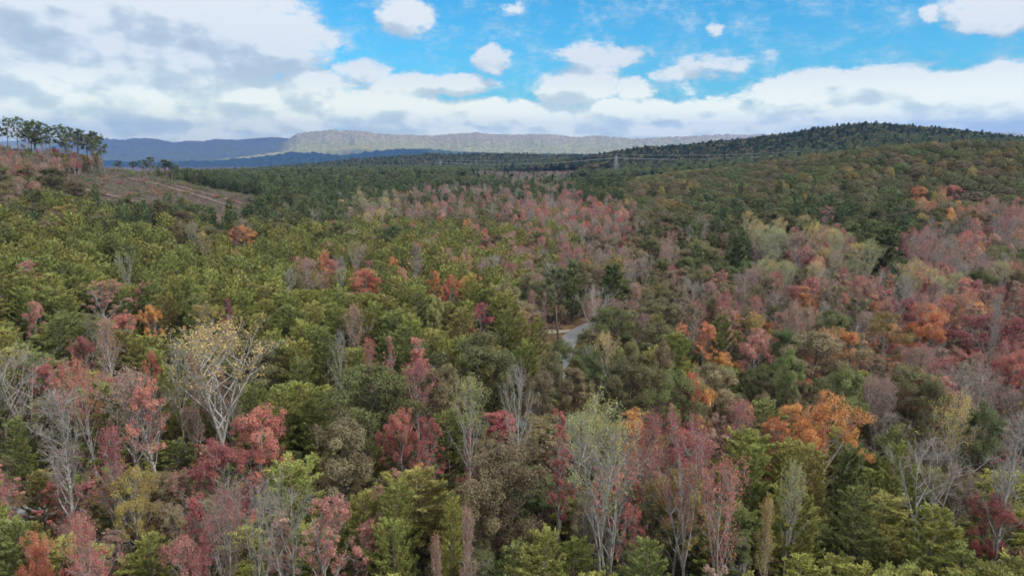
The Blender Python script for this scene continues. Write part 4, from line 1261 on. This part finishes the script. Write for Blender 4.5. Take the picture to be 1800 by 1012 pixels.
# undergrowth --------------------------------------------------------------------
def shrub(seed, detail, twiggy):
    rng = np.random.default_rng(seed); segs = []; C = []
    for k in range(int(14 if twiggy else 8)):
        a = rng.uniform(0, 6.28); s, pts, _ = poly(rng, (rng.normal()*.3, rng.normal()*.3, -.1), (math.cos(a)*.6, math.sin(a)*.6, 1), rng.uniform(1.2, 2.6), 3, .022, .008, .15)
        segs += s
        for j in range(5):
            q = along(pts, rng.uniform(.3, 1)); s2, p2, _ = poly(rng, q, rng.normal(size=3)*.6+np.array([0, 0, .6]), rng.uniform(.3, .8), 1, .012, .006); segs += s2; C.append(p2[-1])
    C = np.array(C); n = int((110 if twiggy else 420)*detail)
    c = C[rng.integers(len(C), size=n)]+rng.normal(size=(n, 3))*.22
    return tubes(segs, 3), leafquads(rng, c, .26/math.sqrt(detail)**.8, .7)
SHR = [shrub(5, 1, 0), shrub(6, 1, 0), shrub(7, 1, 1), shrub(8, 1, 1)]
SHR = [merged('shrub', a, b_, M_LEAF, M_BARK_G) for a, b_ in SHR]
items = []
ru = random.Random(11)
UCOL = ['red','crimson','rust','brown','brown','grey','grey','olive','pine','pink']
def und(D0, D1, sp):
    y = D0
    while y < D1:
        X = y*.8+12; x = -X
        while x < X:
            a, b_ = x+ru.uniform(0, sp), y+ru.uniform(0, sp); x += sp
            if b_ < 260 and road_dist(a, b_) < 5.2: continue
            px, py, d = project(a, b_, H(a, b_))
            cl = 330 < d < 560 and inpoly(px, py, CLEAR)
            if not cl and b_ > 330: continue
            L_ = 'P' if cl else zone(px, py-40, b_)
            cname = ru.choice(['pine','brown','grey','olive']) if L_ in 'PDO' else ru.choice(UCOL)
            s = ru.uniform(.7, 1.9)
            if cl: continue
            items.append((ru.randrange(4), a, b_, H(a, b_), s, s*ru.uniform(.8, 1.3), ru.uniform(0, 6.28), ru.choice(PAL[cname])))
        y += sp
und(28, 150, 2.9); und(150, 330, 4.6)
scatter('undergrowth', 'tangled undergrowth of saplings and brush between the trunks', items, SHR)
# brush of the cleared slope
items = []
x0, x1 = -420, -90
y = 300.0
while y < 560:
    x = x0
    while x < x1:
        a, b_ = x+ru.uniform(0, 2.6), y+ru.uniform(0, 2.6); x += 2.6
        px, py, d = project(a, b_, H(a, b_))
        if not inpoly(px, py, CLEAR): continue
        band = vnoise(np.array([a/9.]), np.array([b_/30.]), 4)[0]
        if track_dist(a, b_) < 2.6: continue
        s = ru.uniform(.6, 1.25)
        r_ = ru.random()
        if r_ < .82: items.append((2+ru.randrange(2), a, b_, H(a, b_), s, s*.8, ru.uniform(0, 6.28), ru.choice([(.15,.115,.09),(.12,.095,.075),(.17,.125,.105)])))
        elif r_ < .93: items.append((ru.randrange(2), a, b_, H(a, b_), s*1.2, s*1.1, ru.uniform(0, 6.28), ru.choice(PAL['dark']+PAL['olive'])))
        elif r_ < .945: items.append((ru.randrange(2), a, b_, H(a, b_), s*1.3, s, ru.uniform(0, 6.28), ru.choice(PAL['crimson']+PAL['rust'])))
    y += 2.6
scatter('clearing_brush', 'mauve brown brush covering the cleared slope', items, SHR)

# ------------------------------------------------------------------ pylons and lines
M_STEEL = simple('galvanised_steel', (.30,.31,.31), (.38,.39,.40), .5, .5, spec=.4)
M_WIRE = simple('wire', (.45,.45,.45), (.55,.55,.55), .5, .5)
def box_bars(bars, r):
    return [(*a, *b_, r, r) for a, b_ in bars]
def pylon(x, y, h, rot, label):
    z = H(x, y)
    root = bpy.data.objects.new('transmission_tower', None); COL.objects.link(root); root.location = (x, y, z); root.rotation_euler = (0, 0, rot)
    tag(root, label, 'transmission tower', 'transmission towers of the power line')
    hb = 5.0; ht = .7; top = h
    def c(i, f): 
        w = hb+(ht-hb)*min(1, f/.92); sx = (1, -1, -1, 1)[i]; sy = (1, 1, -1, -1)[i]; return (sx*w, sy*w, f*top)
    for i in range(4):
        v, f = tubes([(*c(i, -.02), *c(i, .92), .40, .28)], 4); link('leg', mesh_from('leg', v, [f], [M_STEEL]), root)
    bars = []; fs = [0, .2, .38, .53, .66, .77, .86, .92]
    for a, b_ in zip(fs[:-1], fs[1:]):
        for i in range(4):
            j = (i+1) % 4; bars += [(c(i, a), c(j, b_)), (c(j, a), c(i, b_)), (c(i, b_), c(j, b_))]
    v, f = tubes(box_bars(bars, .14), 3); link('lattice', mesh_from('lattice', v, [f], [M_STEEL]), root)
    for f_ in (.84,):
        zz = f_*top; L_ = 5.2
        for sgn in (-1, 1):
            b2 = [((0, -.6, zz), (sgn*L_, 0, zz+.3)), ((0, .6, zz), (sgn*L_, 0, zz+.3)), ((0, 0, zz+1.8), (sgn*L_, 0, zz+.3)), ((sgn*L_*.5, 0, zz+1.0), (sgn*L_*.5, -.3, zz+.1)), ((sgn*L_*.5, 0, zz+1.0), (sgn*L_*.5, .3, zz+.1))]
            v, f = tubes(box_bars(b2, .11), 3); link('crossarm', mesh_from('crossarm', v, [f], [M_STEEL]), root)
            v, f = tubes([(sgn*L_, 0, zz+.3-.45*k, sgn*L_, 0, zz+.3-.45*(k+1), .08 if k % 2 else .2, .2 if k % 2 else .08) for k in range(4)], 6)
            link('insulator', mesh_from('insulator', v, [f], [M_STEEL]), root)
    v, f = tubes([(0, 0, .9*top, 0, 0, top, .3, .12)], 4); link('peak', mesh_from('peak', v, [f], [M_STEEL]), root)
    cr, sr = math.cos(rot), math.sin(rot)
    pts = [(x+cr*s*5.2, y+sr*s*5.2, z+.84*top+.3-1.8) for s in (-1, 1)] + [(x, y, z+top)]
    return pts
def at_depth(px, D): return (px-900)/F*D
rotl = math.atan2(-(700), 396) + math.pi/2
pa = (at_depth(1080, 1300), 1300); pb = (at_depth(776, 2000), 2000); pc = (at_depth(1500, 1080), 1080); pd = (at_depth(560, 2700), 2700)
def hgt(p, toppy):
    return CAMZ - (toppy-HORIZON)/F*p[1] - H(*p)
h1 = max(26, hgt(pa, 271)); h2 = max(22, hgt(pb, 281))
t1 = pylon(*pa, h1, rotl, 'near grey steel lattice tower rising above the valley woods')
t2 = pylon(*pb, h2, rotl, 'far small steel lattice tower on the dark ridge')
def wire(p, q, sag, label, rad=.13):
    n = 40; s = []
    prev = None
    for k in range(n+1):
        t = k/n; pt = (p[0]+(q[0]-p[0])*t, p[1]+(q[1]-p[1])*t, p[2]+(q[2]-p[2])*t - sag*4*t*(1-t))
        if prev: s.append((*prev, *pt, rad, rad))
        prev = pt
    v, f = tubes(s, 4)
    tag(link('power_line', mesh_from('power_line', v, [f], [M_WIRE])), label, 'power line', 'wires of the power line')
names = ['left', 'right', 'top']
for i in range(3):
    wire(t2[i], t1[i], 9 if i < 2 else 6, f'{names[i]} wire sagging between the two lattice towers')
    e = (pc[0]+(i-1)*4, pc[1], H(*pc)+14); wire(t1[i], e, 9 if i < 2 else 6, f'{names[i]} wire running from the near tower behind the right hill')
    e = (pd[0]+(i-1)*4, pd[1], H(*pd)+12); wire(t2[i], e, 10, f'{names[i]} wire running left from the far tower')

# sign post at the bend ---------------------------------------------------------------
def post(x, y):
    z = H(x, y); r = bpy.data.objects.new('sign_post', None); COL.objects.link(r); r.location = (x, y, z)
    tag(r, 'small dark post beside the pale gravel patch at the road bend', 'sign post')
    v, f = tubes([(0, 0, -.2, 0, 0, 2.2, .07, .07)], 6); link('pole', mesh_from('pole', v, [f], [simple('post_wood', (.05,.04,.035), (.09,.07,.06), 3)]), r)
    hw, hh, d = .3, .25, .03
    vs = [(sx*hw, -.09+sy*d, 2.0+sz*hh) for sx in (-1, 1) for sy in (-1, 1) for sz in (-1, 1)]
    f = np.array([[0,1,3,2],[4,6,7,5],[0,4,5,1],[2,3,7,6],[0,2,6,4],[1,5,7,3]])
    link('plate', mesh_from('plate', vs, [f], [simple('plate_paint', (.2,.2,.19), (.3,.3,.28), 3)]), r)
post(10.9, 183)

# ------------------------------------------------------------------ haze
def haze():
    x0, x1, y0, y1, z0, z1 = -19200, 19200, -6500, 18500, -175, 800
    vs = [(x, y, z) for z in (z0, z1) for x, y in ((x0,y0),(x1,y0),(x1,y1),(x0,y1))]
    f = np.array([[0,3,2,1],[4,5,6,7],[0,1,5,4],[1,2,6,5],[2,3,7,6],[3,0,4,7]])
    mt, b = new_mat('haze'); v = b.n('ShaderNodeVolumePrincipled')
    v.inputs['Color'].default_value = HAZE_COL; v.inputs['Density'].default_value = HAZE_D; v.inputs['Anisotropy'].default_value = 0.1
    o = b.n('ShaderNodeOutputMaterial'); b.t.links.new(v.outputs[0], o.inputs['Volume'])
    mt.cycles.homogeneous_volume = True
    me = mesh_from('haze', vs, [f], [mt]); ob = link('haze', me); tag(ob, 'thin blue air between the camera and the mountains', kind='stuff')
HAZE_COL = (.07, .28, .88, 1); HAZE_D = 5.2e-5
haze()
